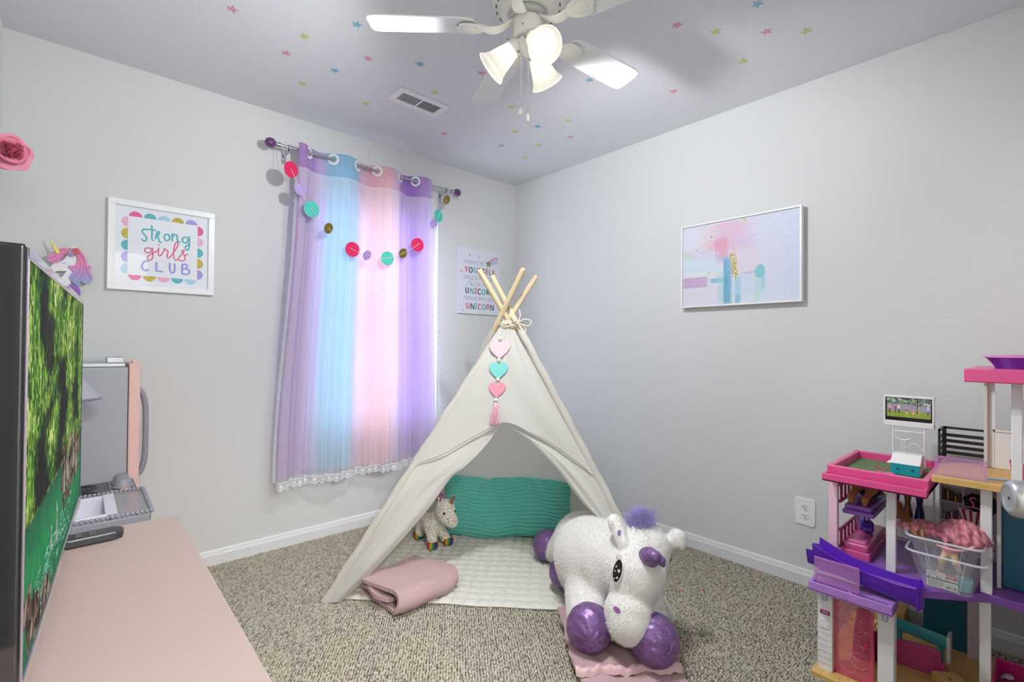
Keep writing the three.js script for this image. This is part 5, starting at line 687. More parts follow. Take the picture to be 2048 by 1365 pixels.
// plush pads of folded blanket
function pad(o, ex, ez, w, d, y0, y1, m, name, parent, e = 0.22, wav = 0.004, label) {
  const pw = (c) => Math.sign(c) * Math.abs(c) ** e; const g = patch(72, 28, (u, v) => { const a = u * 2 * PI, b = (v - 0.5) * PI, cb = Math.abs(Math.cos(b)) ** 0.3, x = pw(Math.cos(a)) * cb * w / 2, z = pw(Math.sin(a)) * cb * d / 2, y = lerp(y0, y1, 0.5 + 0.5 * Math.sign(Math.sin(b)) * Math.abs(Math.sin(b)) ** 0.55), k = wav * (Math.sin(x * 31 + z * 17) + 0.6 * Math.sin(x * 57 - z * 43)); return [o[0] + ex[0] * (x + k) + ez[0] * z, y + k * 0.5 * (y > (y0 + y1) / 2 ? 1 : 0.1), o[2] + ex[2] * x + ez[2] * (z + k)]; }, true);
  const n = g.attributes.normal, p = g.attributes.position; const c = [o[0], (y0 + y1) / 2, o[2]]; let dot = 0; for (let i = 0; i < p.count; i += 7) dot += (p.getX(i) - c[0]) * n.getX(i) + (p.getZ(i) - c[2]) * n.getZ(i);
  if (dot < 0) { const i = g.index.array; for (let k = 0; k < i.length; k += 3) { const t = i[k]; i[k] = i[k + 1]; i[k + 1] = t; } for (let k = 0; k < n.array.length; k++) n.array[k] *= -1; }
  const uvs = g.attributes.uv; for (let i = 0; i < p.count; i++) uvs.setXY(i, p.getX(i) + p.getY(i), p.getZ(i) + p.getY(i));
  return wpart(name, g, m, parent, label);
}
M.fleece = phy('#c0a1a3', { roughness: 1, sheen: 0.8, sheenColor: new THREE.Color('#f0d2d4'), sheenRoughness: 0.5, bumpMap: rep(T.plush, 9), bumpScale: 0.002 });
{
  const b = thing('folded_blanket', 'dusty pink fleece blanket folded square by the tent entrance', 'blanket', [-1.48, 0, 0.885]);
  // one long piece folded over itself: the cut ends show at the side, the smooth fold faces the room
  const ep = vnorm([0.17, 0, 0.985]), ed = vnorm([0.99, 0, -0.06]), far = [-1.665, 0, 0.79];
  const prof = new THREE.CatmullRomCurve3([[0.0, 0.022], [0.12, 0.022], [0.23, 0.02], [0.275, 0.03], [0.288, 0.058], [0.262, 0.092], [0.16, 0.1], [0.05, 0.098], [-0.012, 0.09], [-0.018, 0.07], [0.03, 0.06], [0.08, 0.066], [0.14, 0.054], [0.21, 0.06]].map(([a, b]) => new V3(a, b, 0)));
  wpart('fleece', sheet(110, 30, (u, v) => { const q = prof.getPoint(u), w = v * 0.335, n = 0.006 * Math.sin(u * 23 + v * 5) * (u > 0.4 ? 1 : 0.1) + 0.004 * Math.sin(v * 11 + u * 9); return vadd(far, vadd(vadd(vmul(ep, q.x + 0.012 * Math.sin(v * 3.1) - 0.02 * sstep(0.8, 1, v)), vmul(ed, w + 0.012 * Math.sin(u * 19))), [0, Math.max(0.014, q.y * (1 - 0.12 * sstep(0.7, 1, v)) + n * 0.7), 0])); }, 0.017), M.fleece, b);
}
{
  const o = [-1.1, 0, 1.51], d = vnorm([-0.25, 0, 0.317]), c = vnorm([0.317, 0, 0.25]), at = (s, t) => vadd(o, vadd(vmul(d, s), vmul(c, t)));
  const b = thing('satin_edged_blanket', 'pink fleece blanket with satin ribbon edges lying under the plush unicorn', 'blanket', at(0.25, 0.18));
  const lay = (s0, s1, y, t, w0, w1) => wpart('fleece_layer', sheet(60, 60, (u, v) => { const q = at(lerp(s0, s1, v), lerp(w0, w1, u)), e = Math.min(u, 1 - u, v, 1 - v); return [q[0] + 0.004 * Math.sin(v * 21 + u * 4), y + 0.004 * Math.sin(u * 13 + v * 9) + 0.003 * Math.sin(u * 29 - v * 17) - 0.004 * (1 - sstep(0, 0.06, e)), q[2] + 0.004 * Math.sin(u * 17 + v * 5)]; }, t), M.fleece, b);
  lay(-0.02, 0.62, 0.016, 0.016, 0.0, 0.36); lay(-0.02, 0.36, 0.036, 0.014, -0.012, 0.35);
  const satin = phy('#d9b4b5', { roughness: 0.28, sheen: 0.4, clearcoat: 0.2, side: THREE.DoubleSide });
  for (const [s, y] of [[0.352, 0.038], [0.47, 0.02]]) wpart('satin_ribbon', sheet(90, 12, (u, v) => { const q = at(s + v * 0.034 + 0.006 * Math.sin(u * 17), lerp(-0.014, 0.36, u)); return [q[0], y + 0.009 * Math.sin(PI * v) + 0.003 * Math.sin(u * 61 + v * 2) + 0.002 * Math.sin(u * 37) - (v > 0.8 ? 0.012 * (v - 0.8) / 0.2 : 0), q[2]]; }, 0.0015), satin, b, 'shiny satin ribbon edge');
}
// ---------- three-storey dollhouse against the wall, and the toys in and on it ----------
const PK = plastic('#df4f8c'), PKL = plastic('#e8a6c4'), LAV = plastic('#ac7ccb'), PUR = plastic('#8a4fb0'), VIO = plastic('#5c1fa8'), WHT = plastic('#e9e7e6'), TAN = phy('#ffffff', { map: rep(dataTex(128, (u, v) => { const g = fbm(u, v, 3, 3, 6), l = (v * 8) % 1 < 0.06 ? 0.88 : 1; return [0.86 * l * (0.94 + 0.1 * g), 0.7 * l * (0.94 + 0.1 * g), 0.42 * l * (0.94 + 0.1 * g)]; }, true), 5), roughness: 0.5 }), TEAL = plastic('#0d5f78', { roughness: 0.4 }), BLK = plastic('#141416', { roughness: 0.45 });
const clearP = (c, o = 0.4, r = 0.12) => phy(c, { roughness: r, transparent: true, opacity: o, clearcoat: 0.6, clearcoatRoughness: 0.1, side: THREE.DoubleSide });
const house = thing('dollhouse', 'tall pink, purple and white plastic dollhouse full of toys against the wall', 'dollhouse', [-0.4, 0, 2.66]);
const HS = (n, g, m, l, par = house) => wpart(n, g, m, par, l);
{
  HS('ground_floor', boxUV(plan([[-0.7, 2.32], [-0.7, 2.56], [-0.6, 2.68], [-0.6, 3.06], [-0.14, 3.06], [-0.14, 2.32]], 0, 0.022, 0.003)), TAN, 'tan wood-look floor');
  // entrance: numbered post, pink see-through door, second post
  const p1 = HS('post', bb(-0.665, -0.62, 0.02, 0.305, 2.331, 2.376, 0.003), WHT, 'white post with the house number 219');
  for (let k = 0; k < 6; k++) HS('siding_line', bb(-0.6662, -0.6648, 0.045 + k * 0.021, 0.0462 + k * 0.021, 2.333, 2.374), std('#cfcaca'), null, p1);
  HS('letterbox', bb(-0.668, -0.664, 0.168, 0.198, 2.338, 2.369, 0.001), WHT, null, p1);
  const num = canvasTex(256, 128, (x, w, h) => { x.fillStyle = '#ece6ea'; x.fillRect(0, 0, w, h); x.fillStyle = '#a3386f'; x.fillRect(14, 16, w - 28, h - 32); x.fillStyle = '#f3dbe8'; x.font = 'bold 64px sans-serif'; x.textAlign = 'center'; x.textBaseline = 'middle'; x.fillText('·219·', w / 2, h / 2 + 2); });
  const facing = (w, h, X, y, z) => orient(new THREE.PlaneGeometry(w, h), [X, y, z], [0, 0, 1], [0, 1, 0], [-1, 0, 0]);
  HS('number_plate', facing(0.034, 0.02, -0.6656, 0.222, 2.354), std('#ffffff', { map: num }), null, p1);
  const lant = (par, z) => { HS('lamp_sticker', facing(0.016, 0.024, -0.6656, 0.275, z), std('#7d8494'), null, par); HS('lamp_sticker', facing(0.011, 0.018, -0.666, 0.275, z), std('#cfd6e2'), null, par); };
  lant(p1, 2.353); const p2 = HS('post', bb(-0.665, -0.62, 0.02, 0.305, 2.502, 2.545, 0.003), WHT); lant(p2, 2.522);
  HS('post_edge', bb(-0.62, -0.6, 0.02, 0.37, 2.512, 2.538, 0.002), WHT, null, p2);
  const dm = clearP('#e85f80', 0.42), door = HS('front_door', merge([bb(-0.645, -0.64, 0.022, 0.29, 2.377, 2.488, 0.002), bb(-0.65, -0.636, 0.022, 0.29, 2.374, 2.388, 0.002), bb(-0.65, -0.636, 0.022, 0.29, 2.478, 2.49, 0.002), bb(-0.65, -0.636, 0.022, 0.034, 2.374, 2.49, 0.002)]), dm, 'see-through pink door with swirl pattern');
  for (const [cy, cz, r] of [[0.23, 2.415, 0.03], [0.245, 2.45, 0.034], [0.2, 2.44, 0.028], [0.17, 2.41, 0.03], [0.165, 2.46, 0.026], [0.13, 2.43, 0.032], [0.1, 2.405, 0.022], [0.09, 2.45, 0.026], [0.06, 2.42, 0.02], [0.215, 2.47, 0.02]]) HS('swirl', new THREE.TorusGeometry(r, 0.0009, 5, 36, 4.6).rotateY(-PI / 2).rotateX(r * 200).translate(-0.6462, cy, cz), std('#e98aa4'), null, door);
  HS('handle', tube([[-0.648, 0.165, 2.474], [-0.658, 0.16, 2.472], [-0.658, 0.14, 2.468], [-0.648, 0.132, 2.468]], 0.003, 16, 6), plastic('#d2305c'), null, door);
  // lavender balcony over the entrance
  const tray = HS('balcony', merge([bb(-0.72, -0.625, 0.308, 0.314, 2.318, 2.55, 0.002), bb(-0.72, -0.712, 0.306, 0.338, 2.318, 2.55, 0.002), bb(-0.635, -0.625, 0.306, 0.338, 2.318, 2.55, 0.002), bb(-0.715, -0.63, 0.306, 0.338, 2.318, 2.33, 0.002), bb(-0.715, -0.63, 0.306, 0.338, 2.538, 2.55, 0.002), bb(-0.715, -0.675, 0.33, 0.337, 2.43, 2.442, 0.001), bb(-0.69, -0.63, 0.322, 0.337, 2.33, 2.54, 0.002)]), LAV, 'lavender balcony tray');
  HS('balcony_rail', merge([bb(-0.7, -0.698, 0.34, 0.42, 2.334, 2.458), bb(-0.702, -0.696, 0.335, 0.342, 2.33, 2.462, 0.001), bb(-0.702, -0.696, 0.414, 0.422, 2.33, 2.462, 0.001), bb(-0.702, -0.696, 0.335, 0.422, 2.33, 2.336, 0.001), bb(-0.702, -0.696, 0.335, 0.422, 2.456, 2.462, 0.001)]), clearP('#d08cd6', 0.36), 'see-through lilac rail panel', tray);
  // middle floor and its posts
  HS('middle_floor', boxUV(plan([[-0.655, 2.33], [-0.655, 2.575], [-0.505, 2.755], [-0.505, 3.06], [-0.14, 3.06], [-0.14, 2.33]], 0.358, 0.384, 0.003)), PUR, 'purple middle floor');
  for (const [x, z, m] of [[-0.55, 2.335, plastic('#ecc3d4')], [-0.55, 2.504, WHT], [-0.505, 2.733, WHT]]) HS('post', bb(x, x + 0.022, 0.384, z > 2.7 ? 0.715 : 0.69, z, z + 0.027, 0.003), m);
  HS('post', bb(-0.5, -0.478, 0.022, 0.358, 2.73, 2.757, 0.003), WHT); HS('post', bb(-0.24, -0.2, 0.384, 0.69, 2.335, 2.355, 0.003), WHT);
  for (const [y0, y1] of [[0.022, 0.358], [0.384, 0.715], [0.737, 1.047]]) for (const x of [-0.505, -0.2]) HS('post', bb(x, x + 0.022, y0, y1, 3.03, 3.057, 0.003), WHT);
  // pink roof terrace with turf
  const terr = HS('roof_terrace', merge([bb(-0.585, -0.19, 0.672, 0.69, 2.338, 2.62, 0.003), bb(-0.585, -0.565, 0.672, 0.722, 2.338, 2.62, 0.003), bb(-0.21, -0.19, 0.672, 0.722, 2.338, 2.62, 0.003), bb(-0.57, -0.2, 0.672, 0.722, 2.338, 2.356, 0.003), bb(-0.57, -0.2, 0.672, 0.722, 2.602, 2.62, 0.003), bb(-0.622, -0.583, 0.671, 0.678, 2.332, 2.62, 0.002), bb(-0.622, -0.614, 0.671, 0.698, 2.332, 2.62, 0.002), bb(-0.618, -0.583, 0.671, 0.698, 2.332, 2.342, 0.002), bb(-0.618, -0.583, 0.671, 0.698, 2.61, 2.62, 0.002)]), PK, 'pink tray-shaped roof terrace');
  for (const z of [2.385, 2.44, 2.495, 2.55]) HS('rail_socket', bb(-0.614, -0.585, 0.678, 0.69, z, z + 0.008, 0.001), PK, null, terr);
  const turf = dataTex(128, (u, v, x, y) => { const q = hash(x, y, 8), w = fbm(u, v, 20, 2, 3); return [0.36 + 0.3 * q * w, 0.44 + 0.32 * q * w, 0.26 + 0.2 * q]; }, true);
  HS('turf', boxUV(bb(-0.565, -0.21, 0.69, 0.694, 2.356, 2.602)), std('#ffffff', { map: rep(turf, 6), roughness: 1, bumpMap: rep(T.plush, 20), bumpScale: 0.002 }), 'green toy turf', terr);
  // upper room: tan floor, walls with windows, posts, pink roof
  HS('upper_floor', boxUV(bb(-0.548, -0.17, 0.714, 0.737, 2.622, 3.06, 0.003)), TAN, 'tan wood-look upper floor');
  const bw = HS('back_wall', merge([bb(-0.262, -0.25, 0.737, 1.047, 2.735, 2.754, 0.002), bb(-0.262, -0.25, 0.737, 0.866, 2.754, 2.84, 0.002), bb(-0.262, -0.25, 1.03, 1.047, 2.754, 2.84, 0.002), bb(-0.262, -0.25, 0.737, 1.047, 2.835, 3.06, 0.002)]), WHT, 'white wall with a window'); HS('window_rim', merge([bb(-0.266, -0.262, 0.864, 0.87, 2.75, 2.84), bb(-0.266, -0.262, 0.864, 1.034, 2.75, 2.755)]), WHT, null, bw);
  HS('side_wall', bb(-0.275, -0.25, 0.737, 1.047, 2.728, 2.738, 0.002), plastic('#d8cfc9')); HS('post', bb(-0.53, -0.508, 0.737, 1.047, 2.802, 2.826, 0.003), WHT);
  HS('roof', merge([bb(-0.605, -0.17, 1.047, 1.087, 2.704, 3.06, 0.004)]), PK, 'pink flat roof');
  const fence = HS('black_screen', merge([bb(-0.206, -0.198, 0.737, 0.743, 2.612, 2.732), bb(-0.206, -0.198, 0.85, 0.858, 2.612, 2.732), bb(-0.206, -0.198, 0.737, 0.858, 2.612, 2.624), bb(-0.206, -0.198, 0.737, 0.858, 2.728, 2.732), bb(-0.31, -0.2, 0.737, 0.743, 2.612, 2.618), bb(-0.31, -0.2, 0.85, 0.858, 2.612, 2.618), bb(-0.31, -0.298, 0.737, 0.858, 2.612, 2.618)]), BLK, 'black slatted screen');
  for (let k = 0; k < 4; k++) { const y = 0.757 + k * 0.0215; HS('slat', bb(-0.205, -0.199, y, y + 0.0115, 2.622, 2.73), BLK, null, fence); HS('slat', bb(-0.3, -0.205, y, y + 0.0115, 2.613, 2.617), BLK, null, fence); }
  HS('balustrade', merge([bb(-0.539, -0.537, 0.737, 0.8, 2.63, 2.75), bb(-0.541, -0.535, 0.793, 0.801, 2.628, 2.752, 0.001), bb(-0.541, -0.535, 0.737, 0.801, 2.628, 2.633, 0.001), bb(-0.541, -0.535, 0.737, 0.801, 2.746, 2.752, 0.001)]), clearP('#d79ad2', 0.28), 'see-through lilac balustrade');
  // middle room walls, closet shelves, back panels
  HS('back_wall', bb(-0.17, -0.158, 0.384, 0.672, 2.6, 3.06, 0.002), plastic('#d9d3d3')); HS('back_wall', merge([bb(-0.18, -0.17, 0.384, 0.672, 2.338, 2.345), bb(-0.18, -0.17, 0.66, 0.672, 2.338, 2.6), bb(-0.18, -0.17, 0.384, 0.4, 2.338, 2.6)]), WHT);
  const clos = HS('closet', merge([bb(-0.22, -0.172, 0.384, 0.665, 2.606, 2.612), bb(-0.22, -0.172, 0.384, 0.665, 2.668, 2.674), bb(-0.22, -0.172, 0.44, 0.445, 2.61, 2.67), bb(-0.22, -0.172, 0.51, 0.515, 2.61, 2.67), bb(-0.22, -0.172, 0.58, 0.585, 2.61, 2.67), bb(-0.22, -0.172, 0.64, 0.645, 2.61, 2.67)]), WHT, 'narrow white shelf closet');
  const bits = ['#8b3f5c', '#b9a13a', '#6f5c9a', '#c7b7c9', '#9a2f3d', '#3f4a6b'].map((c) => plastic(c));
  for (const y of [0.445, 0.515, 0.585]) for (let k = 0; k < 5; k++) { const h = rr(0.02, 0.045); HS('shelf_item', bb(-0.21, -0.18, y, y + h, 2.614 + k * 0.0105, 2.622 + k * 0.0105, 0.002), bits[(k * 3 + (y * 100 | 0)) % 6], null, clos); }
  HS('dark_panel', bb(-0.41, -0.395, 0.386, 0.712, 2.778, 2.92, 0.004), TEAL, 'dark teal lift panel'); HS('lift_frame', bb(-0.43, -0.41, 0.386, 0.712, 2.766, 2.776, 0.002), WHT);
  HS('ground_back_wall', bb(-0.165, -0.152, 0.022, 0.358, 2.552, 2.68, 0.002), TEAL, 'embossed teal back wall'); for (const [y, z, r] of [[0.3, 2.6, 0.022], [0.26, 2.63, 0.03], [0.2, 2.6, 0.026], [0.15, 2.64, 0.024], [0.1, 2.61, 0.02], [0.22, 2.65, 0.018]]) HS('embossing', new THREE.TorusGeometry(r, 0.0012, 5, 30, 4).rotateY(-PI / 2).rotateX(y * 20).translate(-0.1655, y, z), TEAL);
  const sw = HS('ground_side_wall', bb(-0.2, -0.15, 0.022, 0.358, 2.68, 2.712, 0.002), plastic('#cdbfc4')); for (const y of [0.1, 0.18, 0.26]) HS('wall_groove', bb(-0.2012, -0.1995, y, y + 0.002, 2.682, 2.71), std('#a6949c'), null, sw);
  HS('back_strip', bb(-0.165, -0.152, 0.022, 0.358, 2.34, 2.352, 0.002), WHT);
  // bunk beds
  const bedw = plastic('#a8335f'), rail = (y) => HS('bunk_board', merge([bb(-0.52, -0.2, y, y + 0.012, 2.358, 2.366, 0.002), bb(-0.52, -0.2, y + 0.06, y + 0.072, 2.358, 2.366, 0.002), ...[0, 1, 2, 3, 4, 5, 6].map((k) => bb(-0.51 + k * 0.05, -0.485 + k * 0.05, y + 0.01, y + 0.062, 2.36, 2.364, 0.001))]), bedw, 'deep pink openwork bed board'); rail(0.41); rail(0.575);
  HS('upper_bunk', merge([bb(-0.505, -0.21, 0.537, 0.553, 2.366, 2.462, 0.004), bb(-0.497, -0.215, 0.551, 0.572, 2.37, 2.455, 0.009)]), plastic('#8d57b8', { roughness: 0.25 }), 'glossy purple upper bunk');
  HS('lower_bunk', bb(-0.52, -0.21, 0.384, 0.412, 2.366, 2.452, 0.003), plastic('#d4568f'), 'pink lower bunk'); HS('lower_mattress', merge([bb(-0.512, -0.215, 0.408, 0.438, 2.37, 2.447, 0.011), bb(-0.505, -0.455, 0.432, 0.446, 2.376, 2.44, 0.006)]), plastic('#c9588f', { roughness: 0.25 }), 'glossy pink mattress and pillow');
}
{ // toys on top
  const t = thing('toy_television', 'white toy television on a stand on the pink terrace', 'toy television', [-0.25, 0.69, 2.52]), W = (n, g, m, l, par = t) => wpart(n, g, m, par, l);
  const fr = W('screen_frame', merge([bb(-0.256, -0.24, 0.846, 0.868, 2.444, 2.596, 0.003), bb(-0.256, -0.24, 0.957, 0.966, 2.444, 2.596, 0.003), bb(-0.256, -0.24, 0.846, 0.966, 2.444, 2.45, 0.002), bb(-0.256, -0.24, 0.846, 0.966, 2.59, 2.596, 0.002), bb(-0.25, -0.24, 0.85, 0.96, 2.446, 2.594)]), WHT);
  const pic = canvasTex(512, 320, (x, w, h) => { x.fillStyle = '#101012'; x.fillRect(0, 0, w, h); x.fillStyle = '#5f7f52'; x.fillRect(14, 10, w - 28, 90); for (let i = 0; i < 200; i++) { x.fillStyle = ['#3f5f38', '#86a070', '#c9d2cf', '#6a7d8a'][(rnd() * 4) | 0]; x.beginPath(); x.ellipse(14 + rnd() * (w - 28), 10 + rnd() * 80, 8 + rnd() * 14, 6 + rnd() * 10, 0, 0, 7); x.fill(); } x.fillStyle = '#a29cb4'; x.fillRect(14, 96, w - 28, 100); x.fillStyle = '#8fa648'; x.fillRect(14, 180, w - 28, 90); x.fillStyle = '#b5c866'; for (let i = 0; i < 80; i++) x.fillRect(14 + rnd() * (w - 40), 185 + rnd() * 80, 12 + rnd() * 16, 3); x.fillStyle = '#4a3b30'; x.fillRect(350, 20, 14, 190); const pp = [[46, 92, '#d9b2a2', '#222', 150], [112, 104, '#c9503f', '#5a3a30', 120], [150, 96, '#dfe6ee', '#334', 130], [236, 140, '#b05a90', '#f0d9a0', 90], [310, 160, '#e08a90', '#f0d9a0', 70], [370, 118, '#9ac27a', '#d9a060', 130], [468, 90, '#c3cdd8', '#555b66', 160]]; for (const [cx, y, c, l, hh] of pp) { x.fillStyle = '#e8b999'; x.beginPath(); x.arc(cx, y, 10, 0, 7); x.fill(); x.fillStyle = c; x.fillRect(cx - 13, y + 10, 26, hh * 0.36); x.fillStyle = l; x.fillRect(cx - 9, y + 10 + hh * 0.36, 7, hh * 0.45); x.fillRect(cx + 2, y + 10 + hh * 0.36, 7, hh * 0.45); } });
  W('picture', orient(new THREE.PlaneGeometry(0.139, 0.088), [-0.2505, 0.9125, 2.52], [0, 0, 1], [0, 1, 0], [-1, 0, 0]), std('#ffffff', { map: pic, roughness: 0.3 }), 'printed picture of a group of people on a lawn', fr);
  for (const z of [2.474, 2.568]) W('leg', bb(-0.253, -0.245, 0.692, 0.848, z - 0.003, z + 0.003, 0.001), WHT); W('cross_bar', bb(-0.252, -0.246, 0.826, 0.832, 2.474, 2.568, 0.001), WHT);
  W('curved_bar', tube([[-0.249, 0.808, 2.478], [-0.249, 0.797, 2.49], [-0.249, 0.795, 2.505], [-0.249, 0.798, 2.52], [-0.249, 0.806, 2.528]], 0.0028, 24, 6), WHT); W('strut', tube([[-0.249, 0.76, 2.508], [-0.249, 0.785, 2.54], [-0.249, 0.78, 2.548], [-0.249, 0.758, 2.566]], 0.0024, 24, 6), WHT); for (const z of [2.5, 2.508]) W('strut', bb(-0.251, -0.247, 0.694, 0.796, z - 0.0015, z + 0.0015), WHT); W('foot', bb(-0.27, -0.235, 0.69, 0.694, 2.468, 2.574, 0.001), WHT);
}
{
  const t = thing('toy_grill', 'teal toy grill cart with a white sloping lid on the terrace', 'toy grill', [-0.37, 0.694, 2.535]), W = (n, g, m, l) => wpart(n, g, m, t, l);
  W('body', bb(-0.42, -0.33, 0.694, 0.734, 2.495, 2.577, 0.002), WHT); W('front_panel', bb(-0.423, -0.418, 0.695, 0.734, 2.495, 2.577, 0.001), plastic('#1b9aa6'), 'teal front panel');
  for (const z of [2.515, 2.557]) W('button', orient(new THREE.CylinderGeometry(0.0035, 0.0035, 0.002, 14), [-0.424, 0.716, z], [0, 0, 1], [-1, 0, 0], [0, 1, 0]), plastic('#0d4f58'));
  W('lid', orient(slab(poly([[-0.422, 0.734], [-0.385, 0.764], [-0.34, 0.764], [-0.328, 0.75], [-0.328, 0.734]]), 0.084, 0.002), [0, 0, 2.494], [1, 0, 0], [0, 1, 0], [0, 0, 1]), WHT, 'white sloping lid'); W('side_tray', bb(-0.4, -0.345, 0.726, 0.731, 2.48, 2.497, 0.002), WHT);
  W('side_panel', bb(-0.41, -0.34, 0.7, 0.725, 2.577, 2.58, 0.001), plastic('#d9d4cc'));
}
{
  const b = thing('toy_hairbrush', 'tiny pink toy hairbrush lying on the terrace edge', 'toy brush', [-0.47, 0.694, 2.49], -0.5); part('brush_handle', rod([0, 0.006, -0.035], [0, 0.006, 0], 0.0035, 0.0045, 10), PK, b); part('brush_head', ball(0, 0.009, 0.016, 0.014, 0.75, 0.45, 1.2, 16), plastic('#d55fa0'), b);
  const h = thing('toy_shoe', 'tiny pink high-heeled doll shoe on the turf', 'doll shoe', [-0.38, 0.694, 2.46]); part('sole', tube([[0, 0.012, -0.012], [0, 0.006, -0.004], [0, 0.002, 0.006], [0, 0.002, 0.014]], 0.0024, 16, 6), PK, h); part('heel', rod([0, 0, -0.012], [0, 0.012, -0.012], 0.001, 0.002, 6), PK, h);
  // boat on the roof
  const bt = thing('toy_boat', 'purple toy boat with a pink deck on the dollhouse roof', 'toy boat', [-0.45, 1.087, 2.855]);
  const hull = (u, v) => { const a = u * 2 * PI, s = Math.sin(a), c = Math.cos(a), sh = lerp(0.86, 1, v), bow = c < 0 ? 1 + 0.1 * v * v : 1; return [0.055 * sh * Math.sign(s) * Math.abs(s) ** 0.8, v * 0.036, 0.105 * sh * bow * c]; };
  part('hull', patch(48, 10, hull, true), plastic('#5b1186'), bt, 'dark purple hull'); part('deck', patch(48, 6, (u, v) => { const q = hull(u, 1); return [q[0] * v * 1.03, 0.036 + 0.008 * (1 - v * v) ** 0.5, q[2] * v * 1.03]; }), plastic('#d65fae'), bt, 'pink deck'); part('keel', patch(48, 2, (u, v) => { const q = hull(u, 0); return [q[0] * (1 - v), 0.0005, q[2] * (1 - v)]; }), plastic('#5b1186'), bt); part('rim', tube(Array.from({ length: 40 }, (_, k) => { const q = hull(k / 40, 1); return [q[0] * 1.02, q[1], q[2] * 1.02]; }), 0.0025, 90, 6, true), plastic('#c67fc4'), bt); part('canopy_rest', bb(-0.02, 0.02, 0.038, 0.045, -0.02, 0.05, 0.003), plastic('#d98ac0'), bt);
  const ch = thing('toy_chair', 'small pink toy chair on the upper tan floor', 'toy chair', [-0.42, 0.737, 2.83]); part('shell', patch(20, 12, (u, v) => { const a = lerp(-2.2, 2.2, u), r = lerp(0.03, 0.036, v); return [-r * Math.cos(a) * 0 + r * Math.sin(a), 0.01 + v * (0.035 + 0.015 * Math.cos(a)), -r * Math.cos(a)]; }), plastic('#dc3f7f', { side: THREE.DoubleSide }), ch); part('seat', bb(-0.028, 0.028, 0, 0.018, -0.028, 0.028, 0.006), plastic('#dc3f7f'), ch);
  const cb = thing('toy_comb', 'blue and white toy comb on the upper tan floor', 'toy comb', [-0.47, 0.737, 2.775], 0.3); part('spine', bb(-0.006, 0.006, 0, 0.004, -0.03, 0.03, 0.0015), plastic('#6fa3d0'), cb); for (let k = 0; k < 9; k++) part('tooth', bb(0.006, 0.016, 0.001, 0.003, -0.027 + k * 0.0065, -0.025 + k * 0.0065), WHT, cb);
}
{ // purple pool basin resting on the balcony
  const t = thing('toy_pool', 'bright purple curved toy pool basin resting on the lavender balcony', 'toy pool', [-0.655, 0.338, 2.45]);
  const edge = (v) => { const z = lerp(-0.13, 0.155, v), y = 0.03 + 0.03 * Math.max(0, 1 - v * 2.2) ** 1.6 + 0.01 * sstep(0.8, 1, v) + 0.028 * (1 - v); return [z, y]; };
  const half = 0.04, bowl = (u, v) => { const [z, y] = edge(v), a = (u - 0.5) * 2, yb = lerp(0.03, 0.0, v) + 0.002, w = half * (1 + 0.06 * a * a), k = Math.abs(a) ** 4; return [a * w + 0.012 * (1 - v), lerp(yb, y + 0.03, k), z]; };
  const vio = plastic('#5d1eb2', { roughness: 0.3, side: THREE.DoubleSide });
  part('basin', sheet(28, 40, bowl, 0.003), vio, t); part('end_wall', sheet(16, 8, (u, v) => { const a = (u - 0.5) * 2; return [a * half * 1.03, lerp(0.003, 0.066 + 0.01 * a * a, v), 0.155 + 0.012 * (1 - a * a)]; }, 0.003), vio, t); part('slide_lip', sheet(16, 8, (u, v) => { const a = (u - 0.5) * 2; return [a * half + 0.012, 0.034 + 0.06 * Math.abs(a) ** 3 + v * 0.0, -0.13 - v * 0.02 + 0]; }, 0.003), vio, t);
  part('rim_bead', tube([0, 0.2, 0.4, 0.6, 0.8, 1].map((v) => bowl(1, v)), 0.0026, 40, 6), vio, t); part('rim_bead', tube([0, 0.2, 0.4, 0.6, 0.8, 1].map((v) => bowl(0, v)), 0.0026, 40, 6), vio, t);
}
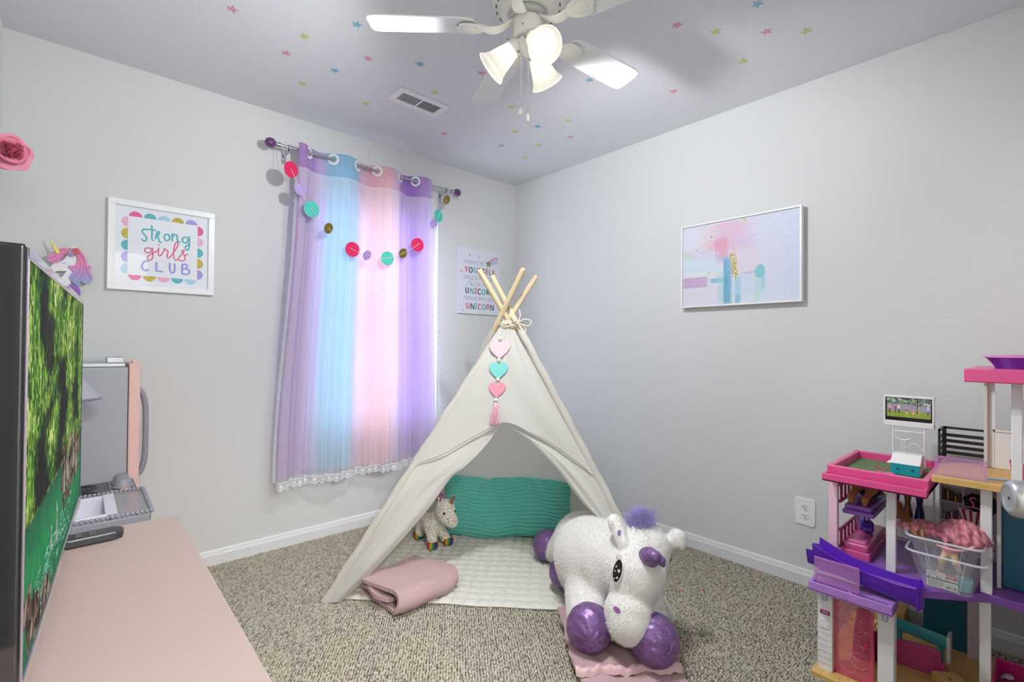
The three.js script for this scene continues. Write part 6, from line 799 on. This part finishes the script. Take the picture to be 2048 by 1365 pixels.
{ // bunk visitors
  const d = thing('doll', 'brown-skinned doll in a dark skirt lying on the upper purple bunk', 'doll', [-0.36, 0.572, 2.415]), W = (n, g, m, l) => wpart(n, g, m, d, l);
  const f = blob([[[-0.34, 0.605, 2.4], [-0.41, 0.622, 2.392], 0.019, 0.017], [[-0.41, 0.622, 2.392], [-0.465, 0.59, 2.385], 0.016, 0.01], [[-0.465, 0.588, 2.385], [-0.478, 0.578, 2.388], 0.0095, 0.008], [[-0.34, 0.605, 2.43], [-0.41, 0.618, 2.436], 0.019, 0.017], [[-0.41, 0.618, 2.436], [-0.465, 0.59, 2.428], 0.016, 0.01], [[-0.465, 0.588, 2.428], [-0.482, 0.578, 2.43], 0.0095, 0.008], [[-0.335, 0.603, 2.415], [-0.27, 0.602, 2.415], 0.026, 0.022], [[-0.27, 0.61, 2.415], [-0.24, 0.612, 2.415], 0.01, 0.01], [[-0.222, 0.615, 2.415], [0.02, 0.024, 0.021]], [[-0.275, 0.604, 2.39], [-0.33, 0.59, 2.377], 0.009, 0.007], [[-0.275, 0.604, 2.44], [-0.33, 0.59, 2.453], 0.009, 0.007]], 0.012);
  W('body', sdfMesh(f, [-0.51, 0.565, 2.36], [-0.19, 0.65, 2.47], 0.0038), plastic('#a87345', { roughness: 0.5 }), 'brown plastic body'); const g = blob([[[-0.345, 0.606, 2.415], [-0.27, 0.604, 2.415], 0.034, 0.026], [[-0.345, 0.606, 2.4], [-0.375, 0.614, 2.395], 0.024, 0.023], [[-0.345, 0.606, 2.43], [-0.375, 0.614, 2.435], 0.024, 0.023]], 0.012); W('dress', sdfMesh(g, [-0.41, 0.56, 2.36], [-0.23, 0.66, 2.47], 0.0038), std('#2d2350', { roughness: 0.7 }), 'dark blue dress'); W('hair', tuft(160, [-0.215, 0.62, 2.43], [0.1, 0.1, 0.7], [0.02, 0.02, 0.02], 0.06, 0.0014, 0.6), std('#3a1f18'), 'dark brown hair').userData.kind = 'stuff';
  const b = thing('toy_backpack', 'small shiny purple toy backpack on the lower pink bunk', 'toy bag', [-0.33, 0.438, 2.405], 0.4), vm = plastic('#4b2391', { roughness: 0.25 }); part('pack', bb(-0.03, 0.025, 0, 0.045, -0.024, 0.02, 0.012), vm, b); part('pocket', bb(-0.038, -0.026, 0.004, 0.024, -0.016, 0.012, 0.005), plastic('#6a3fb4', { roughness: 0.25 }), b); for (const z of [-0.014, 0.01]) part('strap', tube([[0.02, 0.04, z], [0.034, 0.035, z], [0.036, 0.018, z], [0.024, 0.005, z]], 0.003, 16, 6), vm, b); part('grab_loop', tube([[-0.006, 0.044, -0.008], [-0.006, 0.058, -0.004], [-0.006, 0.058, 0.003], [-0.006, 0.044, 0.007]], 0.0028, 16, 6), vm, b);
}
function bin(name, label, base, h, wl, wt, dl, dt) {              // clear tapered tub with a rolled rim
  const t = thing(name, label, 'storage bin', base, 0, 'clear plastic bins stacked in the dollhouse'), cl = phy('#eef0f4', { roughness: 0.08, transparent: true, opacity: 0.2, side: THREE.DoubleSide, clearcoat: 1, clearcoatRoughness: 0.05 }), rc = (a, e) => { const c = Math.cos(a), s = Math.sin(a); return [Math.sign(c) * Math.abs(c) ** e, Math.sign(s) * Math.abs(s) ** e]; };
  const ring = (v, u) => { const [c, s] = rc(u * 2 * PI, 0.28); return [c * lerp(dl, dt, v) / 2, v * h, s * lerp(wl, wt, v) / 2]; };
  part('tub', merge([patch(80, 8, (u, v) => ring(v, u), true), patch(80, 3, (u, v) => { const q = ring(0, u); return [q[0] * v, 0.0006, q[2] * v]; }, true)]), cl, t);
  part('rim', patch(80, 8, (u, v) => { const q = ring(1, u), a = v * 2 * PI, k = 1 + 0.004 / (wt / 2) * (1 + Math.cos(a)); return [q[0] * k, q[1] + 0.004 * Math.sin(a), q[2] * k]; }, true), phy('#e8eaf0', { roughness: 0.15, transparent: true, opacity: 0.5, side: THREE.DoubleSide, clearcoat: 1 }), t);
  for (const z of [-0.25, 0.25]) part('moulded_rib', patch(2, 6, (u, v) => { const q = ring(v, 0.5); return [q[0] - 0.0008, q[1], z * lerp(wl, wt, v) + u * 0.002]; }), phy('#ffffff', { roughness: 0.2, transparent: true, opacity: 0.5, side: THREE.DoubleSide }), t);
  return t;
}
{
  const a = bin('storage_bin', 'clear plastic bin with a store label, lower of the stacked pair', [-0.5, 0.385, 2.66], 0.11, 0.122, 0.186, 0.17, 0.215);
  const lab = canvasTex(512, 360, (x, w, h) => { x.fillStyle = '#ece9e2'; x.fillRect(0, 0, w, h); x.strokeStyle = '#777'; x.lineWidth = 4; x.strokeRect(24, 18, 150, 62); x.fillStyle = '#333'; x.font = '44px sans-serif'; x.textBaseline = 'alphabetic'; x.fillText('home', 44, 64); x.fillStyle = '#c22f3d'; x.beginPath(); x.moveTo(320, 10); x.lineTo(500, 10); x.lineTo(500, 120); x.lineTo(410, 96); x.lineTo(320, 120); x.fill(); x.fillStyle = '#fff'; x.font = 'bold 58px sans-serif'; x.fillText('NEW!', 330, 76); x.fillStyle = '#1d1d22'; x.font = 'bold 62px sans-serif'; x.fillText('6', 34, 146); x.fillText('5.7', 168, 150); x.fillStyle = '#27324a'; x.fillRect(0, 156, w, 26); x.fillStyle = '#777'; for (let i = 0; i < 7; i++) x.fillRect(26, 200 + i * 20, 220 + rnd() * 70, 8); x.fillStyle = '#222'; x.font = 'bold 26px sans-serif'; x.fillText('CLEAR', 400, 250); for (let i = 0; i < 34; i++) if (rnd() > 0.35) x.fillRect(310 + i * 5.4, 270, 2 + rnd() * 3, 60); });
  const e = vnorm([(-0.0225) / 0.11, 1, 0]), q = orient(new THREE.PlaneGeometry(0.074, 0.054), [-0.5912, 0.418, 2.652], [0, 0, 1], e, vcross([0, 0, 1], e)); part('label', q.translate(0.5, -0.385, -2.66), std('#ffffff', { map: lab, roughness: 0.6, side: THREE.DoubleSide }), a, 'white price label reading home, 6, 5.7, NEW!');
  bin('storage_bin', 'clear plastic bin nested on top and heaped with doll clothes', [-0.495, 0.43, 2.655], 0.11, 0.114, 0.18, 0.165, 0.21);
  const c = thing('aqua_cup', 'pale aqua plastic cup inside the lower clear bin', 'cup', [-0.548, 0.39, 2.7]); part('cup', lathe([[0, 0], [0.017, 0], [0.021, 0.038], [0.0195, 0.038], [0.0165, 0.003], [0, 0.003]], 24), plastic('#86cbd0'), c); part('cup_rim', new THREE.TorusGeometry(0.0202, 0.0012, 8, 24).rotateX(PI / 2).translate(0, 0.038, 0), plastic('#86cbd0'), c);
  // heap of pink doll clothes
  const hp = (x, y, z) => { const d = smin(sdEll(x, y, z, [-0.5, 0.548, 2.7], [0.085, 0.035, 0.06]), smin(sdEll(x, y, z, [-0.5, 0.545, 2.6], [0.05, 0.02, 0.075]), sdEll(x, y, z, [-0.52, 0.572, 2.69], [0.05, 0.028, 0.04]), 0.02), 0.02); return d + 0.005 * Math.sin(x * 140 + 3 * Math.sin(z * 90)) * Math.sin(z * 120 + y * 160) + 0.003 * Math.sin(z * 260 + x * 70); };
  const dc = thing('doll_dress', 'crumpled shiny pink doll dress heaped in the upper clear bin', 'doll clothes', [-0.5, 0.53, 2.66]); wpart('fabric', boxUV(sdfMesh(hp, [-0.62, 0.49, 2.49], [-0.38, 0.63, 2.79], 0.0042)), phy('#cf7f8f', { roughness: 0.4, sheen: 0.6, sheenColor: new THREE.Color('#f6c6cf'), bumpMap: rep(T.crease, 12), bumpScale: 0.004 }), dc); wpart('ribbon', tube([[-0.6, 0.53, 2.64], [-0.605, 0.527, 2.67], [-0.6, 0.53, 2.7], [-0.59, 0.545, 2.725]], 0.004, 24, 6), phy('#e9b7bd', { roughness: 0.3 }), dc);
  const legs = (name, label, col, prims, lo, hi) => { const o = thing(name, label, 'doll', [(lo[0] + hi[0]) / 2, lo[1], (lo[2] + hi[2]) / 2]); wpart('body', sdfMesh(blob(prims, 0.008), lo, hi, 0.0036), plastic(col, { roughness: 0.5 }), o); return o; };
  const d1 = legs('doll', 'fair doll upside down in the clear bins with its legs showing', '#d9b27c', [[[-0.53, 0.5, 2.66], [-0.55, 0.468, 2.648], 0.011, 0.009], [[-0.55, 0.468, 2.648], [-0.552, 0.445, 2.646], 0.009, 0.006], [[-0.53, 0.5, 2.672], [-0.55, 0.468, 2.682], 0.011, 0.009], [[-0.55, 0.468, 2.682], [-0.552, 0.448, 2.69], 0.009, 0.006], [[-0.53, 0.5, 2.666], [-0.5, 0.51, 2.666], 0.017, 0.015]], [-0.58, 0.43, 2.62], [-0.47, 0.53, 2.71]); wpart('skirt', sdfMesh(blob([[[-0.528, 0.503, 2.666], [-0.5, 0.512, 2.666], 0.022, 0.018]], 0.01), [-0.57, 0.47, 2.63], [-0.47, 0.54, 2.7], 0.004), std('#d9879a'), d1);
  legs('doll', 'tan doll lying behind the left rim of the clear bins', '#8a5c30', [[[-0.46, 0.575, 2.53], [-0.52, 0.55, 2.56], 0.016, 0.014], [[-0.52, 0.55, 2.56], [-0.56, 0.535, 2.585], 0.012, 0.007], [[-0.5, 0.555, 2.56], [-0.55, 0.55, 2.6], 0.008, 0.006], [[-0.44, 0.583, 2.515], [0.02, 0.022, 0.02]], [[-0.55, 0.55, 2.6], [-0.57, 0.53, 2.605], 0.006, 0.005]], [-0.6, 0.51, 2.48], [-0.4, 0.62, 2.63]);
  const d3 = thing('doll_limb', 'loose peach doll limb at the bottom of the lower bin', 'doll part', [-0.54, 0.389, 2.64]); part('limb', sdfMesh(blob([[[0, 0.012, 0], [-0.02, 0.035, 0.008], 0.007, 0.008], [[-0.02, 0.035, 0.008], [-0.03, 0.05, 0.0], 0.007, 0.005]], 0.006), [-0.05, 0, -0.02], [0.02, 0.065, 0.03], 0.003), plastic('#e0a679'), d3);
}
{ // clothes hung in the closet room
  const rail = thing('clothes_rail', 'thin white toy clothes rail in the middle storey', 'clothes rail', [-0.3, 0.384, 2.54]); part('bar', rod([0, 0.255, -0.07], [0, 0.255, 0.06], 0.003), WHT, rail); for (const z of [-0.07, 0.06]) part('upright', rod([0, 0, z], [0, 0.255, z], 0.003), WHT, rail);
  const sq = (r, g, b) => std('#ffffff', { map: rep(dataTex(64, (u, v, x, y) => { const k = 0.5 + hash(x, y, 6) * 0.9; return [r * k, g * k, b * k]; }, true), 10), metalness: 0.4, roughness: 0.3 });
  [[2.492, 'magenta sequin doll dress, first on the toy rail', sq(0.5, 0.16, 0.35)], [2.526, 'gold sequin doll dress, second on the toy rail', sq(0.66, 0.46, 0.32)], [2.56, 'navy doll dress, last on the toy rail', sq(0.14, 0.16, 0.4)]].forEach(([z, l, m]) => { const o = thing('hanging_doll_dress', l, 'doll clothes', [-0.3, 0.52, z], 0, 'doll dresses on the toy rail'); part('dress', lathe([[0.016, -0.01], [0.013, 0.02], [0.008, 0.05], [0.011, 0.075], [0.009, 0.09], [0, 0.095]], 20).scale(2.2, 1, 1), m, o); part('hook', tube([[0, 0.092, 0], [0, 0.112, 0], [0, 0.123, 0.004], [0, 0.121, 0.008]], 0.001, 12, 5), M.chrome, o); });
  const h = thing('doll_outfit', 'red and white striped doll top and grey skirt on a pink hanger', 'doll clothes', [-0.33, 0.5, 2.705]), hg = plastic('#e06aa2');
  const bow = part('hanger', tube([[-0.002, 0.09, -0.036], [0, 0.1, -0.02], [0, 0.104, 0], [0, 0.1, 0.02], [-0.002, 0.09, 0.036]], 0.003, 30, 6), hg, h, 'pink toy hanger'); part('hanger_hook', tube([[0, 0.103, 0], [0, 0.118, 0], [0, 0.13, -0.008], [0, 0.137, 0], [0, 0.133, 0.008]], 0.0025, 24, 6), hg, bow);
  const stripe = dataTex(64, (u) => (Math.floor(u * 8) & 1 ? [0.7, 0.16, 0.24] : [0.92, 0.9, 0.88]), true), cloth = (w0, w1, y0, y1, bulge) => sheet(20, 12, (u, v) => { const w = lerp(w0, w1, v), x = (u - 0.5) * 2; return [-0.006 - bulge * (1 - x * x) + 0.003 * Math.sin(u * 20), lerp(y0, y1, v), x * w]; }, 0.002);
  part('striped_top', cloth(0.022, 0.038, 0.045, 0.095, 0.012), std('#ffffff', { map: rep(stripe, 1) }), h); part('grey_skirt', cloth(0.016, 0.02, -0.01, 0.05, 0.02), std('#9c8f93', { roughness: 0.5 }), h); part('trailing_ribbon', cloth(0.006, 0.005, -0.05, 0.0, 0.008).translate(0, 0, 0.014), std('#bba9a6'), h);
  const b = thing('doll_jacket', 'black sparkly doll jacket hung beside the striped top', 'doll clothes', [-0.24, 0.56, 2.72]); part('jacket', sdfMesh((x, y, z) => sdEll(x, y, z, [0, 0.04, 0], [0.02, 0.036, 0.048]) + 0.003 * Math.sin(z * 170) * Math.sin(y * 140), [-0.035, -0.01, -0.065], [0.035, 0.09, 0.065], 0.004), std('#17151d', { roughness: 0.5 }), b); for (const [y, z] of [[0.045, -0.02], [0.03, 0.02], [0.055, 0.01], [0.025, -0.005]]) part('button', ball(-0.021, y, z, 0.003, 1, 1, 1, 8), plastic('#c9a93a'), b);
}
{ // ground floor clutter
  const s = thing('toy_slide_part', 'flat deep pink toy slide piece lying in the ground floor room', 'toy part', [-0.43, 0.022, 2.57]), pk = plastic('#b8336f', { roughness: 0.5 });
  part('panel', orient(slab(poly(curve2([[-0.075, 0], [0.05, 0.0], [0.066, 0.012], [0.066, 0.045], [0.056, 0.05], [0.055, 0.075], [0.046, 0.086], [0.03, 0.087], [-0.075, 0.075]], 90)), 0.012, 0.003), [0.02, 0, 0.005], [0.12, 0, 0.99], [0.12, 0.99, 0], [-0.99, 0.1, 0.1]), pk, s); part('rivet', ball(0.006, 0.068, 0.05, 0.003, 1, 1, 1, 8), plastic('#8d2452'), s);
  const t = thing('toy_slide', 'aqua toy slide trough with white end behind the pink piece', 'toy slide', [-0.34, 0.022, 2.57]), aq = plastic('#3aa9ad', { side: THREE.DoubleSide });
  part('trough', sheet(12, 20, (u, v) => { const a = (u - 0.5) * 2; return [a * 0.024, 0.085 - 0.012 * v + 0.03 * Math.abs(a) ** 3, lerp(-0.08, 0.07, v)]; }, 0.003), aq, t); part('end_cap', merge([bb(-0.03, 0.03, 0.035, 0.125, 0.07, 0.08, 0.004)]), WHT, t, 'white end cap'); part('support', bb(-0.015, 0.015, 0, 0.08, -0.07, -0.055, 0.003), aq, t); part('support', bb(-0.015, 0.015, 0, 0.07, 0.045, 0.06, 0.003), aq, t);
  const bx = thing('cardboard_piece', 'small tan cardboard piece standing in front of the ground floor room', 'cardboard', [-0.47, 0.022, 2.66], 0.7); part('flap', bb(-0.04, 0.04, 0, 0.035, -0.03, 0.03, 0.001), std('#c9a262', { roughness: 0.9 }), bx); part('raised_flap', bb(-0.04, 0.04, 0.034, 0.037, -0.03, 0.045, 0.0008), std('#d2ad6c', { roughness: 0.9 }), bx); part('slot', bb(-0.008, 0.008, 0.0372, 0.0376, -0.002, 0.002), std('#3b2d18'), bx);
  const b2 = thing('cardboard_box', 'tan cardboard box on the carpet behind the dollhouse', 'cardboard', [-0.08, 0, 2.44]); part('box', bb(-0.05, 0.05, 0.006, 0.075, -0.05, 0.05, 0.002), std('#c2995a', { roughness: 0.9 }), b2); part('tape', bb(-0.052, 0.052, 0.0745, 0.076, -0.012, 0.012), std('#a98852', { roughness: 0.5 }), b2);
  const bk = thing('toy_book', 'small colourful toy book leaning inside the entrance', 'toy book', [-0.5, 0.022, 2.49], 0.2); part('cover', bb(-0.03, 0.03, 0, 0.07, -0.012, 0.012, 0.002), plastic('#2f6f86'), bk); part('cover_band', bb(-0.031, -0.029, 0.02, 0.045, -0.011, 0.011), plastic('#c9a23a'), bk); part('pages', bb(-0.027, 0.029, 0.002, 0.0715, -0.009, 0.009), std('#e8e2d4'), bk);
  const pr = thing('toy_party_pot', 'red and lime toy party decoration behind the pink door', 'toy part', [-0.46, 0.022, 2.47]); part('pot', lathe([[0, 0], [0.014, 0], [0.018, 0.1], [0, 0.1]], 18), plastic('#a2252b'), pr); for (let k = 0; k < 5; k++) part('streamer', tube([[0, 0.1, 0], [rr(-0.02, 0.0), 0.13, rr(-0.01, 0.02)], [rr(-0.03, 0.0), rr(0.12, 0.16), rr(0, 0.03)]], 0.002, 12, 5), plastic(['#a9b92c', '#c8352f', '#d9a02c', '#7fae2f', '#b8273a'][k]), pr);
  const dr = thing('toy_dress_form', 'dark purple doll gown standing behind the pink door', 'doll clothes', [-0.47, 0.022, 2.425]); part('gown', lathe([[0, 0], [0.034, 0.0], [0.03, 0.08], [0.02, 0.16], [0.01, 0.2], [0.014, 0.23], [0.008, 0.25], [0, 0.25]], 22), std('#3b1f66', { roughness: 0.6 }), dr); part('sash', lathe([[0.0105, 0.195], [0.013, 0.2], [0.0105, 0.207]], 20), std('#b0508f'), dr);
  const tr = thing('magenta_toy_tray', 'magenta toy tray full of small accessories on the floor by the dollhouse', 'toy tray', [-0.44, 0.022, 2.86]), mg = plastic('#c21a6b'); part('tray', merge([bb(-0.09, 0.09, 0, 0.006, -0.1, 0.1, 0.002), bb(-0.09, -0.084, 0, 0.085, -0.1, 0.1, 0.003), bb(0.084, 0.09, 0, 0.11, -0.1, 0.1, 0.003), bb(-0.09, 0.09, 0, 0.1, -0.1, -0.094, 0.003), bb(-0.09, 0.09, 0, 0.1, 0.094, 0.1, 0.003), bb(-0.085, 0.085, 0.06, 0.066, -0.095, 0.095)]), mg, tr);
  const cl = ['#d8a33a', '#2c2a30', '#c9c2c0', '#5b3f8c', '#8d8a86', '#1e3540', '#e0cfc0'].map((c) => plastic(c)), nm = ['toy_wand', 'toy_necklace', 'toy_bow', 'toy_glasses', 'toy_bracelet', 'toy_pouch', 'toy_cup'], ds = ['amber toy disc', 'black toy belt', 'pale grey toy bow', 'purple toy purse', 'grey toy strap', 'dark green toy pouch', 'cream toy dish'];
  nm.forEach((n, k) => { const x = -0.5 + (k % 3) * 0.055, z = 2.79 + Math.floor(k / 3) * 0.045, o = thing(n, ds[k] + ' lying in the magenta tray', 'toy', [x, 0.09, z], k * 1.3); part('piece', k % 3 === 0 ? new THREE.TorusGeometry(0.014, 0.004, 8, 24).rotateX(PI / 2).translate(0, 0.004, 0) : k % 3 === 1 ? bb(-0.03, 0.03, 0, 0.008, -0.006, 0.006, 0.003) : ball(0, 0.008, 0, 0.014, 1.2, 0.55, 0.9, 14), cl[k], o); part('clasp', ball(0.02, 0.005, 0.004, 0.0045, 1, 1, 1, 8), cl[(k + 2) % 7], o); });
}
renderer.render(scene, camera);
